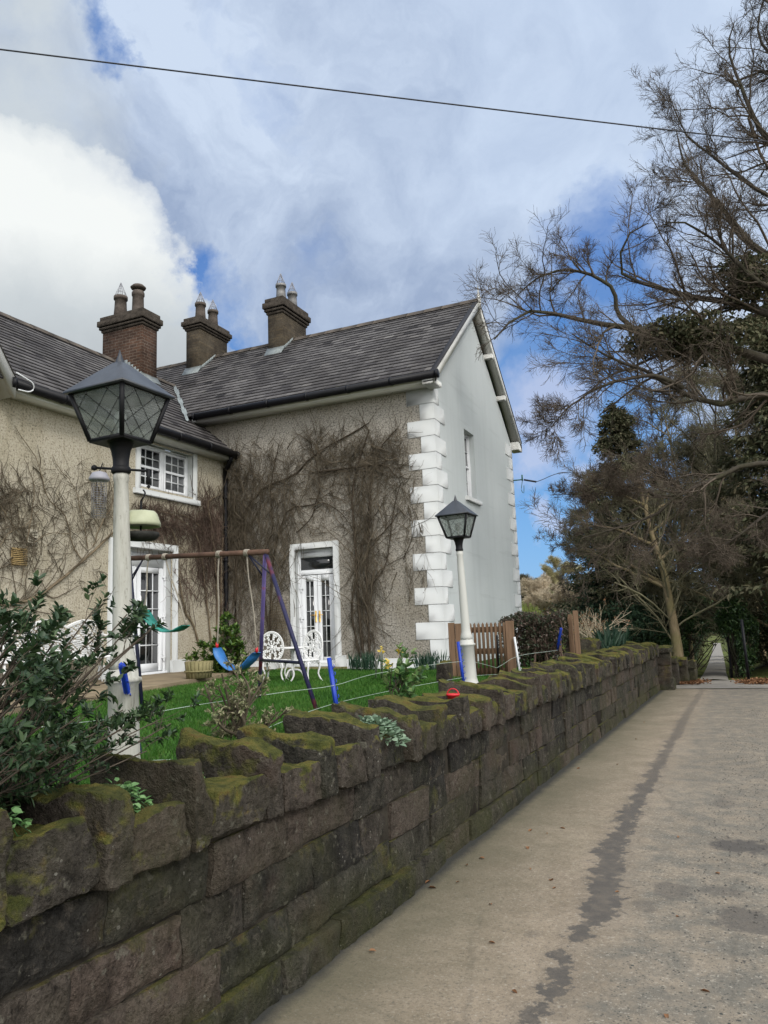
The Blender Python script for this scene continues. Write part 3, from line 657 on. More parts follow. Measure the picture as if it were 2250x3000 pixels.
# ---------------------------------------------------------------- stone wall with its cock and hen coping
wall = thing("stone_wall", "long mossy sandstone garden wall with jagged upright coping stones beside the road", "wall", WP(8, -0.2, 0))
def fbm(P, s, o=4):
    return np.array([mnoise.fractal(Vector(p) * s, 1.0, 2.0, o) for p in P])
rs = np.random.default_rng(5)
Vs, Fs, Ts, nv = [], [], [], 0
zc = [0.0, 0.15, 0.35, 0.56, 0.765]
UEND = 18.75
for ci in range(4):
    u = 0.2 - rs.uniform(0, 0.4)
    while u < UEND:
        L = rs.uniform(0.34, 0.78) if ci else rs.uniform(0.5, 1.0)
        u1 = min(u + L, UEND)
        st = 0.022 if u < 4 else (0.045 if u < 8 else 0.10)
        nu = max(3, int((u1 - u) / st)); nz = max(3, int(0.2 / st)); j0 = 0.001 + 0.003 * rs.random()
        zb, zt = zc[ci] + (rs.normal(0, 0.008) if ci else -0.03), zc[ci + 1] + rs.normal(0, 0.008)
        U = np.linspace(u + j0, u1 - j0, nu - 1); Z = np.linspace(zb + j0, zt - j0, nz - 1); U = np.r_[U[0] - .002, U, U[-1] + .002]; Z = np.r_[Z[0] - .002, Z, Z[-1] + .002]; UU, ZZ = np.meshgrid(U, Z)
        a = np.minimum(UU - U[0], U[-1] - UU); b = np.minimum(ZZ - Z[0], Z[-1] - ZZ); e = np.minimum(a, b)
        off = rs.normal(0, 0.007) + (0.055 if ci == 0 and u < 5 else (0.02 if ci == 0 else 0.0))
        tilt = rs.normal(0, 0.02) * (UU - u) + rs.normal(0, 0.04) * (ZZ - zb)
        Q = np.c_[UU.ravel(), np.full(UU.size, ci * 3.7), ZZ.ravel()]
        nz_ = fbm(Q, 3.5, 3) * 0.014 + fbm(Q + 9, 12, 4) * 0.012 + fbm(Q + 3, 30, 2) * 0.004
        N_ = off + tilt.ravel() + nz_ - 0.016 * np.exp(-(e.ravel() / 0.006)) - 0.004 * np.exp(-(e.ravel() / 0.05))
        N_ = np.where(e.ravel() < 1e-6, -0.05, N_)
        Pw = np.array([WP(uu, nn, zz) for uu, nn, zz in zip(UU.ravel(), N_, ZZ.ravel())])
        w = nu + 1; i = (np.arange(nu)[None] + (np.arange(nz) * w)[:, None]).ravel()
        Vs.append(Pw); Fs.append(np.stack([i, i + 1, i + w + 1, i + w], 1) + nv); nv += len(Pw); Ts += [float(np.clip(rs.normal(0.45, 0.30), 0, 1))] * len(i)
        u = u1
mesh_np("masonry", np.concatenate(Vs), np.concatenate(Fs), M_stone, wall, Ts, smooth=True, sharp=.5)
mb = MB()
for (u0, u1) in ((-3, UEND),):
    c = [WP(u0, -0.034, -0.05), WP(u1, -0.034, -0.05), WP(u1, -0.46, -0.05), WP(u0, -0.46, -0.05)]; c += [p + np.array([0, 0, 0.84]) for p in c]; mb.hexa(c)
mb.build("core", M_mortar, wall)
def rock(name, mat, parent, u0, u1, n0, n1, z0, z1, amp, seed, res=9, tint=0.5, tiltz=0.0, top=0.5):
    """a rough hewn block in wall coordinates: subdivided box, bulged and broken"""
    r = np.random.default_rng(seed); A = np.linspace(-1, 1, res); P = []; F = []
    du, dn, dz = (u1 - u0) / 2, (n1 - n0) / 2, (z1 - z0) / 2; cu, cn, cz = (u0 + u1) / 2, (n0 + n1) / 2, (z0 + z1) / 2
    idx = {}
    def vid(i, j, k):
        q = (i, j, k)
        if q not in idx: idx[q] = len(P); P.append((A[i], A[j], A[k]))
        return idx[q]
    m_ = res - 1
    for i in range(m_):
        for j in range(m_):
            for s_ in (0, m_):
                F.append([vid(i, j, s_), vid(i + 1, j, s_), vid(i + 1, j + 1, s_), vid(i, j + 1, s_)][::1 if s_ else -1])
                F.append([vid(i, s_, j), vid(i + 1, s_, j), vid(i + 1, s_, j + 1), vid(i, s_, j + 1)][::-1 if s_ else 1])
                F.append([vid(s_, i, j), vid(s_, i + 1, j), vid(s_, i + 1, j + 1), vid(s_, i, j + 1)][::1 if s_ else -1])
    P = np.array(P); q = np.abs(P)
    p8 = (q ** 24).sum(1) ** (1 / 24); B = P / p8[:, None]                    # nearly sharp box, then hewn by random planes
    for _ in range(9):
        nv_ = unit(np.sign(r.normal(size=3)) * r.uniform(.15, 1, 3) ** 1.6); h = np.abs(nv_).sum() * r.uniform(.80, .98); ex = np.maximum(0, B @ nv_ - h); B = B - ex[:, None] * nv_
    W = np.c_[cu + B[:, 0] * du, cn + B[:, 1] * dn, cz + B[:, 2] * dz]
    o = r.uniform(-50, 50, 3)
    d = fbm(W + o, 3.0, 3) * amp * .9 + fbm(W + o + 5, 11, 4) * amp * 0.75 + fbm(W + o + 9, 34, 2) * amp * .22
    dirv = unit(B * np.array([1, 1, 1.0])); W = W + dirv * d[:, None]
    up = np.clip(B[:, 2], 0, 1)
    W[:, 2] += up * (tiltz * B[:, 1] * 0.5 + fbm(np.c_[W[:, 0] * 0.7, W[:, 1], 0 * d] + o, 4.5, 3) * top * 0.05)
    V = np.array([WP(*w) for w in W])
    return mesh_np(name, V, np.array(F), mat, parent, [tint] * len(F), smooth=True, sharp=.55)
tall = [(1.555, 1.70, 1.13), (2.05, 2.19, 1.085), (2.505, 2.62, 1.10), (3.03, 3.165, 1.10), (3.50, 3.645, 1.07), (3.97, 4.17, 1.10), (4.56, 4.73, 1.08)]
u = 5.08
while u < UEND - 0.1:
    w = rs.uniform(0.13, 0.2); tall.append((u, u + w, 1.07 + rs.normal(0, 0.02))); u += rs.uniform(0.40, 0.52)
prev = 1.1; lowz = {2.05: 0.985, 2.505: 0.955, 3.03: 0.965, 3.5: 0.96, 3.97: 0.955}
for i, (a, b, zt) in enumerate(tall):
    near = a < 5
    rock("coping_stone", M_coping, wall, prev + 0.001, a - 0.001, -0.45, 0.055 + rs.normal(0, 0.012), 0.775, lowz.get(a, 0.95 + rs.normal(0, 0.02)), 0.018, 100 + i, 23 if near else 9, float(np.clip(rs.normal(0.55, 0.2), 0, 1)), 0.05, 0.6)
    rock("coping_stone", M_coping, wall, a + .001, b - .001, -0.49, 0.068 + rs.normal(0, 0.012), 0.77, zt, 0.018, 300 + i, 23 if near else 9, float(np.clip(rs.normal(0.5, 0.22), 0, 1)), -0.07 + rs.normal(0, 0.03), 1.0)
    prev = b

# gate pillar and the low wall that runs on from it
pil = thing("stone_pillar", "squat mossy stone gate pillar standing at the far end of the long wall", "pillar", (-1.63, 19.0, 0))
def rockw(name, parent, x0, x1, y0, y1, z0, z1, seed, res=9, amp=0.03, mat=None, top=0.6):
    # same rough block in world axes
    global WP
    keep = WP; WP = lambda u, n, z: np.array([u, n, z])
    o = rock(name, mat or M_coping, parent, x0, x1, y0, y1, z0, z1, amp, seed, res, float(np.random.default_rng(seed).uniform(0.3, 0.7)), 0, top); WP = keep; return o
for i, (z0, z1, g) in enumerate(((-0.05, 0.30, 0.05), (0.29, 0.58, 0.0), (0.57, 0.84, 0.0))):
    rockw("course", pil, -1.80 - g, -1.40 + g, 18.86 - g, 19.3 + g, z0, z1, 900 + i, 9, 0.025, M_stone)
rockw("cap", pil, -1.88, -1.34, 18.8, 19.36, 0.83, 0.98, 910)
lw = thing("low_stone_wall", "low mossy stone wall dropping away behind the squat gate pillar", "wall", (-1.2, 20.8, 0))
for i in range(4):
    t0, t1 = i / 4, (i + 1) / 4
    xa, xb = -1.72 + 0.72 * t0, -1.72 + 0.72 * t1; y = 19.6 + 2.2 * t0; h = 0.78 - 0.36 * t0
    rockw("course", lw, xa, xb + 0.03, y, y + 0.5, -0.4, h - 0.16, 930 + i, 7, 0.03, M_stone)
    rockw("coping_stone", lw, xa - 0.01, xb + 0.03, y - 0.06, y + 0.5, h - 0.17, h + rs.normal(0, 0.03), 950 + i, 7)
# ---------------------------------------------------------------- house
GX, FY, LX = -5.07, 14.0, -10.14
HB = 20.05; TS = 0.835; RZ, LRZ, LRX = 9.37, 8.15, -12.85
house = thing("house", "two storey farmhouse with cream pebbledash wing, slate roofs and grey rendered gable with white quoins", "house", (-8, 14, LZ))
# plane frames: (u, v, d) -> world, d outwards
def PF(u, v, d): return (u, FY - d, v)          # right wing facade, faces the road end
def PL(u, v, d): return (LX + d, u, v)          # cream wing facade
def PG(u, v, d): return (GX + d, u, v)          # grey gable
def fbox(mb, pl_, u0, u1, v0, v1, d0, d1, c=0.0, t=0.5):
    a, b = pl_(u0, v0, d0), pl_(u1, v1, d1)
    return mb.bevbox(a, b, c, t) if c else mb.box(a, b, t)
def wall_open(name, mat, pl_, u0, u1, v0, v1, holes, depth=0.16, top=None):
    """facade sheet with real openings and reveals; top(u) clips a gable"""
    us = sorted({u0, u1, *[h[0] for h in holes], *[h[1] for h in holes]}); vs_ = sorted({v0, v1, *[h[2] for h in holes], *[h[3] for h in holes]})
    mb = MB()
    for i in range(len(us) - 1):
        for j in range(len(vs_) - 1):
            um, vm_ = (us[i] + us[i + 1]) / 2, (vs_[j] + vs_[j + 1]) / 2
            if any(h[0] < um < h[1] and h[2] < vm_ < h[3] for h in holes): continue
            mb.add([pl_(us[i], vs_[j], 0), pl_(us[i + 1], vs_[j], 0), pl_(us[i + 1], vs_[j + 1], 0), pl_(us[i], vs_[j + 1], 0)], [(0, 1, 2, 3)])
    if top: mb.add([pl_(u0, v1, 0), pl_(u1, v1, 0), pl_((u0 + u1) / 2, top, 0)], [(0, 1, 2)])
    return mb.build(name, mat, house)
# openings
WIN = (11.28, 12.88, 4.50, 5.40); D1 = (10.62, 12.20, LZ, 3.30); D2 = (-8.33, -7.40, LZ + 0.08, 3.33); GW = (15.93, 16.64, 4.43, 5.97)
wall_open("cream_wall", M_dashL, PL, 4.0, FY, LZ - 0.1, 5.60, [WIN, D1])
MB().add([(LX, 4, LZ - .1), (-15.6, 4, LZ - .1), (-15.6, 4, 5.6), (-12.87, 4, 8.1), (LX, 4, 5.6)], [(0, 1, 2, 3, 4)]).build("end_wall", M_dashL, house)
wall_open("front_wall", M_dashR, PF, LX - 1.3, GX, LZ - 0.1, 6.50, [D2])
MB().add([(-16, FY, 0.7), (-16, HB, 0.7), (-16, HB, 6.5), (-16, 17.02, RZ - .1), (-16, FY, 6.5)], [(0, 1, 2, 3, 4)]).add([(-16, HB, .7), (GX, HB, .7), (GX, HB, 6.5), (-16, HB, 6.5)], [(0, 1, 2, 3)]).build("back_wall", M_dashR, house)
wall_open("gable_wall", M_grey, PG, FY, HB, LZ - 0.3, 6.47, [GW], top=6.47 + TS * (HB - FY) / 2)

def reveal(name, pl_, h, depth, mat):
    u0, u1, v0, v1 = h; mb = MB()
    q = lambda u, v, d: pl_(u, v, d)
    mb.add([q(u0, v0, 0.002), q(u0, v1, 0.002), q(u0, v1, -depth), q(u0, v0, -depth)], [(0, 1, 2, 3)])
    mb.add([q(u1, v0, 0.002), q(u1, v1, 0.002), q(u1, v1, -depth), q(u1, v0, -depth)], [(3, 2, 1, 0)])
    mb.add([q(u0, v1, 0.002), q(u1, v1, 0.002), q(u1, v1, -depth), q(u0, v1, -depth)], [(0, 1, 2, 3)])
    mb.add([q(u0, v0, 0.002), q(u1, v0, 0.002), q(u1, v0, -depth), q(u0, v0, -depth)], [(3, 2, 1, 0)])
    return mb.build(name, mat, house)
def pane_grid(par, pl_, u0, u1, v0, v1, cols, rows, d, bar=0.014, mat=None, skiprow=()):
    g = MB(); g.box(pl_(u0, v0, d - 0.012), pl_(u1, v1, d)); g.build("pane", mat or M_glass, par)
    b = MB()
    for i in range(1, cols): u = u0 + (u1 - u0) * i / cols; b.box(pl_(u - bar / 2, v0, d - 0.004), pl_(u + bar / 2, v1, d + 0.012))
    for j in range(1, rows):
        v = v0 + (v1 - v0) * j / rows
        if j not in skiprow: b.box(pl_(u0, v - bar / 2, d - 0.003), pl_(u1, v + bar / 2, d + 0.014))
    if cols > 1 or rows > 1: b.build("glazing_bar", M_upvc, par)
def ring(mb, pl_, u0, u1, v0, v1, w, d0, d1, c=0.006, bot=True, wb=None):
    fbox(mb, pl_, u0, u0 + w, v0, v1, d0, d1, c); fbox(mb, pl_, u1 - w, u1, v0, v1, d0, d1, c)
    fbox(mb, pl_, u0 + w, u1 - w, v1 - w, v1, d0, d1 - 0.002, c)
    if bot: fbox(mb, pl_, u0 + w, u1 - w, v0, v0 + (wb or w), d0, d1 - 0.002, c)

# cream wing window: surround, sill, two casements
s_ = MB(); ring(s_, PL, 11.16, 13.0, 4.44, 5.55, 0.12, -0.02, 0.035, bot=False); s_.build("window_surround", M_white, house)
reveal("window_reveal", PL, (11.28, 12.88, 4.44, 5.42), 0.17, M_white)
w_ = MB(); ring(w_, PL, 11.28, 12.88, 4.48, 5.40, 0.055, -0.20, -0.13); fbox(w_, PL, 12.05, 12.12, 4.53, 5.35, -0.19, -0.125, 0.004)
win = w_.build("window", M_upvc, house)
for (a, b) in ((11.335, 12.05), (12.12, 12.825)):
    c_ = MB(); ring(c_, PL, a, b, 4.535, 5.345, 0.052, -0.175, -0.118); fbox(c_, PL, a + 0.05, b - 0.05, 4.92, 4.972, -0.172, -0.120, 0.004); cs = c_.build("casement", M_upvc, win)
    bars = MB(); g = MB()
    for (v0, v1) in ((4.587, 4.92), (4.972, 5.293)):
        u0, u1 = a + 0.052, b - 0.052; g.box(PL(u0, v0, -0.162), PL(u1, v1, -0.150))
        for i in (1, 2): u = u0 + (u1 - u0) * i / 3; bars.box(PL(u - 0.010, v0, -0.149), PL(u + 0.010, v1, -0.132))
        v = (v0 + v1) / 2; bars.box(PL(u0, v - 0.010, -0.148), PL(u1, v + 0.010, -0.130))
    bars.build("glazing_bar", M_upvc, win); g.build("pane", M_glass if a < 12 else M_curtain, win)
MB().bevbox(PL(11.10, 4.335, -0.18), PL(13.06, 4.445, 0.075), 0.01).build("window_sill", M_white, house)

# cream wing french door
s_ = MB(); ring(s_, PL, 10.50, 12.37, LZ, 3.43, 0.13, -0.02, 0.05, bot=False); fbox(s_, PL, 12.2, 12.56, LZ, 1.16, -0.02, 0.09, 0.01); fbox(s_, PL, 10.3, 10.62, LZ, 1.16, -0.02, 0.09, 0.01)
s_.build("door_surround", M_white, house); reveal("door_reveal", PL, (10.63, 12.24, LZ, 3.30), 0.2, M_white)
fr = MB(); ring(fr, PL, 10.63, 12.24, LZ + 0.08, 3.30, 0.06, -0.23, -0.15, bot=False); fbox(fr, PL, 10.69, 12.18, 2.98, 3.24, -0.22, -0.17, 0.0); fbox(fr, PL, 10.63, 12.24, LZ + .06, LZ + .11, -0.26, -0.10, 0.005)
fr.build("door_frame", M_upvc, house)
for k, (a, b) in enumerate(((10.70, 11.40), (11.42, 12.17))):
    d_ = MB(); u0, u1, v0, v1 = a + 0.11, b - 0.13, 1.12, 2.86
    fbox(d_, PL, a, u0, 0.97, 2.97, -0.215, -0.160, 0.006); fbox(d_, PL, u1, b, 0.97, 2.97, -0.215, -0.160, 0.006); fbox(d_, PL, u0, u1, v1, 2.97, -0.215, -0.162); fbox(d_, PL, u0, u1, 0.97, v1 * 0 + v0, -0.215, -0.162)
    dr = d_.build("french_door", M_upvc, house)
    pane_grid(dr, PL, u0, u1, v0, v1, 3, 5, -0.18, 0.022)
    if k == 0: MB().bevbox(PL(b - 0.075, 1.78, -0.16), PL(b - 0.045, 2.02, -0.14), 0.004).tube([PL(b - 0.06, 1.93, -0.14), PL(b - 0.06, 1.93, -0.10), PL(b - 0.17, 1.93, -0.10)], 0.009).build("door_handle", M_brass, dr)
    else:
        for z in (1.2, 2.0, 2.78):
            MB().bevbox(PL(b - 0.05, z, -0.16), PL(b + 0.055, z + 0.045, -0.135), 0.004).bevbox(PL(b - 0.005, z - 0.05, -0.16), PL(b + 0.02, z + 0.08, -0.125), 0.004).build("hinge", M_upvc, dr)

# front door of the right wing
s_ = MB(); ring(s_, PF, -8.455, -7.285, LZ + 0.2, 3.46, 0.125, -0.02, 0.045, bot=False); fbox(s_, PF, -7.41, -7.18, LZ, 1.12, -0.02, 0.07, 0.01); fbox(s_, PF, -8.56, -8.33, LZ, 1.06, -0.02, 0.07, 0.01)
s_.build("door_surround", M_white, house); reveal("door_reveal", PF, (-8.33, -7.41, LZ + .05, 3.335), 0.12, M_white)
fr = MB(); ring(fr, PF, -8.33, -7.41, LZ + 0.1, 3.33, 0.075, -0.17, -0.085); fbox(fr, PF, -8.27, -7.47, 2.80, 2.90, -0.165, -0.088, 0.004); fbox(fr, PF, -8.27, -7.47, 3.16, 3.27, -0.165, -0.088)
dfr = fr.build("door_frame", M_upvc, house)
pane_grid(dfr, PF, -8.255, -7.485, 2.90, 3.16, 1, 1, -0.10)
fbox(MB(), PF, -8.33, -7.41, LZ + .05, LZ + .12, -0.18, 0.09, 0.008).build("threshold", M_white, house)
for k, (a, b) in enumerate(((-8.253, -7.875), (-7.865, -7.487))):
    d_ = MB(); u0, u1 = (a + 0.105, b - 0.088) if k == 0 else (a + 0.088, b - 0.105); v0, v1 = 1.09, 2.66
    fbox(d_, PF, a, u0, 0.985, 2.79, -0.155, -0.100, 0.006); fbox(d_, PF, u1, b, 0.985, 2.79, -0.155, -0.100, 0.006); fbox(d_, PF, u0, u1, v1, 2.79, -0.155, -0.102); fbox(d_, PF, u0, u1, 0.985, v0, -0.155, -0.102)
    dr = d_.build("narrow_door", M_upvc, house); pane_grid(dr, PF, u0, u1, v0, v1, 2, 5, -0.12, 0.018)
    hx = b - 0.04 if k == 0 else a + 0.04; sg = -1 if k == 0 else 1
    MB().bevbox(PF(hx - 0.017, 1.80, -0.1), PF(hx + 0.017, 2.04, -0.085), 0.004).tube([PF(hx, 1.95, -0.085), PF(hx, 1.95, -0.045), PF(hx + sg * 0.10, 1.95, -0.045)], 0.009).build("door_handle", M_brass, dr)
    if k == 0:
        for z in (1.18, 1.88, 2.5): MB().bevbox(PF(a - 0.05, z, -0.1), PF(a + 0.05, z + 0.04, -0.075), 0.004).bevbox(PF(a - 0.012, z - 0.06, -0.1), PF(a + 0.012, z + 0.05, -0.065), 0.004).build("hinge", M_upvc, dr)

# gable sash window
reveal("window_reveal", PG, (15.93, 16.64, 4.43, 5.97), 0.15, M_grey)
w_ = MB(); ring(w_, PG, 15.93, 16.64, 4.43, 5.97, 0.06, -0.2, -0.11); gw = w_.build("window", M_upvc, house)
for (v0, v1, d) in ((5.17, 5.91, -0.13), (4.49, 5.21, -0.155)):
    c_ = MB(); ring(c_, PG, 15.99, 16.58, v0, v1, 0.045, d - 0.03, d); c_.build("sash", M_upvc, gw); pane_grid(gw, PG, 16.035, 16.535, v0 + 0.045, v1 - 0.045, 2, 2, d - 0.02, 0.016, M_curtain)
MB().bevbox(PG(15.80, 4.33, -0.15), PG(16.83, 4.43, 0.07), 0.01).build("window_sill", M_white, house)

# plinth of the right wing
for a_, b_ in ((-7.18, GX + 0.03), (LX + .02, -8.56)): fbox(MB(), PF, a_, b_, LZ - 0.1, 1.035, -0.01, 0.035, 0.008).build("plinth", M_white, house)
# quoins: long and short blocks alternate on the two faces
H_ = (6.40 - 1.04) / 16
for i in range(17):
    z0 = 1.04 + i * H_ + 0.003; z1 = z0 + H_ - 0.007
    if i == 16: z1 = 6.39; 
    if z1 - z0 < 0.06: continue
    lf = 0.57 if i % 2 else 0.29; ls = 0.30 if i % 2 else 0.62
    q = 0.018
    MB().bevbox((GX - lf, FY - q, z0), (GX + q, FY + ls, z1), 0.005).build("quoin", M_white, house)
for i in range(17):
    z0 = 1.04 + i * H_ + 0.006; z1 = min(z0 + H_ - 0.012, 6.39); ls = 0.62 if i % 2 else 0.30
    if z1 - z0 < 0.06: continue
    MB().bevbox((GX - 0.5, HB - ls, z0), (GX + 0.018, HB + 0.018, z1), 0.005).build("quoin", M_white, house)
MB().bevbox((GX - .3, FY - .05, LZ - .1), (GX + 0.06, FY + 0.7, 1.03), 0.015).build("corner_plinth", M_white, house)
MB().bevbox((GX - .3, HB - .5, LZ - .1), (GX + 0.07, HB + 0.05, 1.6), 0.015).build("corner_plinth", M_white, house)

# roofs laid slate by slate
def slates(name, org, du, dv, nu_len, nv_len, clip=None, seed=1, cw=0.25, ch=0.19):
    """org corner at the eave, du along the eave, dv up the slope, unit vectors"""
    r = np.random.default_rng(seed); du, dv, org = map(lambda a: np.array(a, float), (du, dv, org)); nn = np.cross(du, dv); nn *= np.sign(nn[2])
    V, F, T, U = [], [], [], []; rows = int(nv_len / ch) + 1
    for j in range(rows):
        v0 = j * ch - 0.02; v1 = min((j + 1) * ch, nv_len); x = -cw / 2 * (j % 2); 
        while x < nu_len:
            a, b = max(x, 0), min(x + cw - 0.004, nu_len)
            x += cw
            if b - a < 0.02: continue
            w0 = v0 + r.normal(0, 0.005); lift = 0.022 + r.uniform(0, 0.008)
            if clip and not clip(org + du * (a + b) / 2 + dv * (w0 + v1) / 2): continue
            p = [org + du * a + dv * w0 + nn * lift, org + du * b + dv * w0 + nn * (lift + r.uniform(-.003, .003)), org + du * b + dv * v1 + nn * 0.004, org + du * a + dv * v1 + nn * 0.004, org + du * a + dv * w0, org + du * b + dv * w0]
            k = len(V); V += p; F += [(k, k + 1, k + 2, k + 3), (k + 4, k + 5, k + 1, k)]; t = float(np.clip(r.normal(0.45, 0.2), 0, 1)); T += [t, 0.0]
    k = len(V); V += [org - nn * .01, org + du * nu_len - nn * .01, org + du * nu_len + dv * nv_len - nn * .01, org + dv * nv_len - nn * .01]; F.append((k, k + 1, k + 2, k + 3)); T.append(0.1)
    V = np.array(V); iu = lambda P: np.c_[(P - org) @ du, (P - org) @ dv]
    return mesh_np(name, V, np.array(F), M_slate, house, T, uv=iu)
ce, se = 1 / math.hypot(1, TS), TS / math.hypot(1, TS)
SL = (17 - 13.6) / ce
slates("roof", (-16, 13.6, RZ - TS * 3.4), (1, 0, 0), (0, ce, se), 16 - 4.86, SL, seed=3, clip=lambda p: p[2] > LRZ - TS * (p[0] - LRX) - 0.25 or p[0] < LRX)
rb = slates("roof", (-16, 20.4, RZ - TS * 3.4), (1, 0, 0), (0, -ce, se), 16 - 4.86, SL, seed=4, cw=0.5, ch=0.4)
LSL = (-9.80 - LRX) / ce
lroof = slates("roof", (-9.80, 4.0, LRZ - TS * (-9.80 - LRX)), (0, 1, 0), (-ce, 0, se), 11.7, LSL, seed=5, clip=lambda p: p[2] > RZ - TS * (17 - p[1]) - 0.2 or p[1] < 14.0 )
slates("roof", (LRX - 3.05, 4.0, LRZ - TS * 3.05), (0, 1, 0), (ce, 0, se), 11.5, LSL, seed=6, cw=0.5, ch=0.4)
# ridges
def ridge(name, a, b, ang, par):
    a, b = np.array(a, float), np.array(b, float); L = np.linalg.norm(b - a); d = (b - a) / L; n = int(L / 0.45); s = np.array([-d[1], d[0], 0]); mb = MB()
    for i in range(n):
        p, q = a + d * (L * i / n), a + d * (L * (i + 1) / n - 0.008); o = 0.004 * (i % 2)
        prof = [(-0.17, -0.125 + o), (-0.06, -0.02 + o), (0, 0.028 + o), (0.06, -0.02 + o), (0.17, -0.125 + o)]
        P = [p + s * x + np.array([0, 0, z + 0.035]) for x, z in prof] + [q + s * x + np.array([0, 0, z + 0.035]) for x, z in prof]
        mb.add(P, [(k, k + 1, k + 6, k + 5) for k in range(4)] + [(0, 1, 2, 3, 4), (9, 8, 7, 6, 5)])
    return mb.build(name, M_ridge, par)
ridge("ridge_tile", (-16, 17, RZ), (-4.85, 17, RZ), 0, house); ridge("ridge_tile", (LRX, 4, LRZ), (LRX, 15.6, LRZ), 0, house)
# lead valley between the wings
mb = MB(); 
for i in range(7):
    t0, t1 = i / 7, (i + 1) / 7; xa, xb = -10.62 - 2.1 * t0, -10.62 - 2.1 * t1
    f_ = lambda x: (x, 17 - (RZ - (LRZ - TS * (x - LRX))) / TS)
    for (sx) in (0.05 + 0.035 * (i % 2),):
        p = [f_(xa), f_(xb)]; z = [LRZ - TS * (q[0] - LRX) + 0.045 for q in p]
        mb.add([(p[0][0] - sx, p[0][1], z[0] + TS * sx), (p[0][0], p[0][1] - 0.0, z[0]), (p[1][0], p[1][1], z[1]), (p[1][0] - sx, p[1][1], z[1] + TS * sx)], [(0, 1, 2, 3)])
        mb.add([(p[0][0], p[0][1], z[0] + .002), (p[0][0], p[0][1] + sx * .9, z[0] + TS * sx * .9 + .002), (p[1][0], p[1][1] + sx * .9, z[1] + TS * sx * .9 + .002), (p[1][0], p[1][1], z[1] + .002)], [(0, 1, 2, 3)])
mb.build("valley_lead", M_lead, house)

# eaves: fascia, soffit, gutters, downpipe
ez = RZ - TS * 3.4      # 6.531 right eave, left eave below
lz = LRZ - TS * (-9.80 - LRX)
mb = MB(); mb.box((-10.75, 13.63, ez - 0.15), (-4.86, 13.655, ez - 0.01)); mb.box((-10.75, 13.65, ez - 0.15), (GX + .01, 13.99, ez - 0.128)); mb.build("fascia", M_fascia, house)
mb = MB(); mb.box((-9.865, 8.05, lz - 0.15), (-9.84, 13.985, lz - 0.01)); mb.box((LX + .004, 8.05, lz - 0.15), (-9.86, 13.985, lz - 0.128)); mb.build("fascia", M_fascia, house)
def gutter(a, b, par):
    a, b = np.array(a, float), np.array(b, float); mb = MB(); mb.tube([a, b], 0.078, 12)
    d = unit(b - a); n = int(np.linalg.norm(b - a) / 0.95)
    for i in range(n + 1):
        c = a + (b - a) * i / n; mb.tube([c - d * 0.025, c + d * 0.025], 0.089, 12)
    return mb.build("gutter", M_black, par, smooth=True)
gutter((-10.62, 13.555, ez - 0.035), (-4.80, 13.555, ez - 0.035), house); gutter((-9.765, 8.05, lz - 0.03), (-9.765, 13.93, lz - 0.03), house)
mb = MB(); mb.tube(resample([(-9.77, 13.78, lz - .05), (-9.80, 13.80, lz - .16), (-10.02, 13.90, lz - .36), (-10.05, 13.92, lz - .5), (-10.05, 13.92, LZ + .2)], 14), 0.052, 10)
for z in (4.6, 3.2, 1.8): mb.tube([(-10.05, 13.92, z), (-10.05, 13.92, z + .06)], 0.062, 10)
mb.build("downpipe", M_black, house, smooth=True)
MB().tube(resample([(-9.70, 8.05, lz + .12), (-9.66, 8.2, lz + .06), (-9.66, 8.33, lz + .02), (-9.67, 8.36, lz - .06), (-9.68, 8.28, lz - .13), (-9.7, 8.1, lz - .14)], 14), 0.012, 6).build("cable", M_upvc, house)
# grey gable: bargeboards, soffit, purlin ends, finial
xb = -4.86
def board(y0, z0, y1, z1, name="bargeboard"):
    mb = MB(); o = 0.0; dz = 0.20
    mb.hexa([(xb - .03, y0, z0 - dz), (xb, y0, z0 - dz), (xb, y1, z1 - dz), (xb - .03, y1, z1 - dz), (xb - .03, y0, z0 - .005), (xb, y0, z0 - .005), (xb, y1, z1 - .005), (xb - .03, y1, z1 - .005)])
    mb.hexa([(GX - .02, y0, z0 - .145), (xb - .03, y0, z0 - .145), (xb - .03, y1, z1 - .145), (GX - .02, y1, z1 - .145), (GX - .02, y0, z0 - .12), (xb - .03, y0, z0 - .12), (xb - .03, y1, z1 - .12), (GX - .02, y1, z1 - .12)])
    return mb.build(name, M_fascia, house)
board(13.56, ez - .02, 17, RZ); board(20.44, ez - .02, 17, RZ)
mb = MB(); 
for (ya, yb_) in ((13.56, 17), (20.44, 17)):
    mb.hexa([(xb - .1, ya, ez - .0), (xb + .012, ya, ez - .0), (xb + .012, yb_, RZ + .015), (xb - .1, yb_, RZ + .015), (xb - .1, ya, ez + .022), (xb + .012, ya, ez + .022), (xb + .012, yb_, RZ + .04), (xb - .1, yb_, RZ + .04)])
mb.build("verge_slate", simple("dark_verge", (0.03, 0.03, 0.034), 0.7, 0.2), house)
for y, z in ((17.97, 8.30), (18.95, 7.48)):
    MB().bevbox((GX - .05, y - .07, z - .09), (xb + .005, y + .07, z + .03), 0.01).build("purlin_end", M_fascia, house)
MB().bevbox((GX - .05, 20.02, ez - .24), (xb, 20.46, ez - .02), 0.01).bevbox((GX - .05, 13.56, ez - .20), (xb, 13.99, ez - .09), 0.01).build("eaves_box", M_fascia, house)
MB().lathe([(0.055, -0.25), (0.055, 0.04), (0.03, 0.06), (0.045, 0.10), (0.025, 0.15), (0.018, 0.25), (0.0, 0.40)], (xb - .0, 17, RZ + .03), 8).build("finial", M_fascia, house)
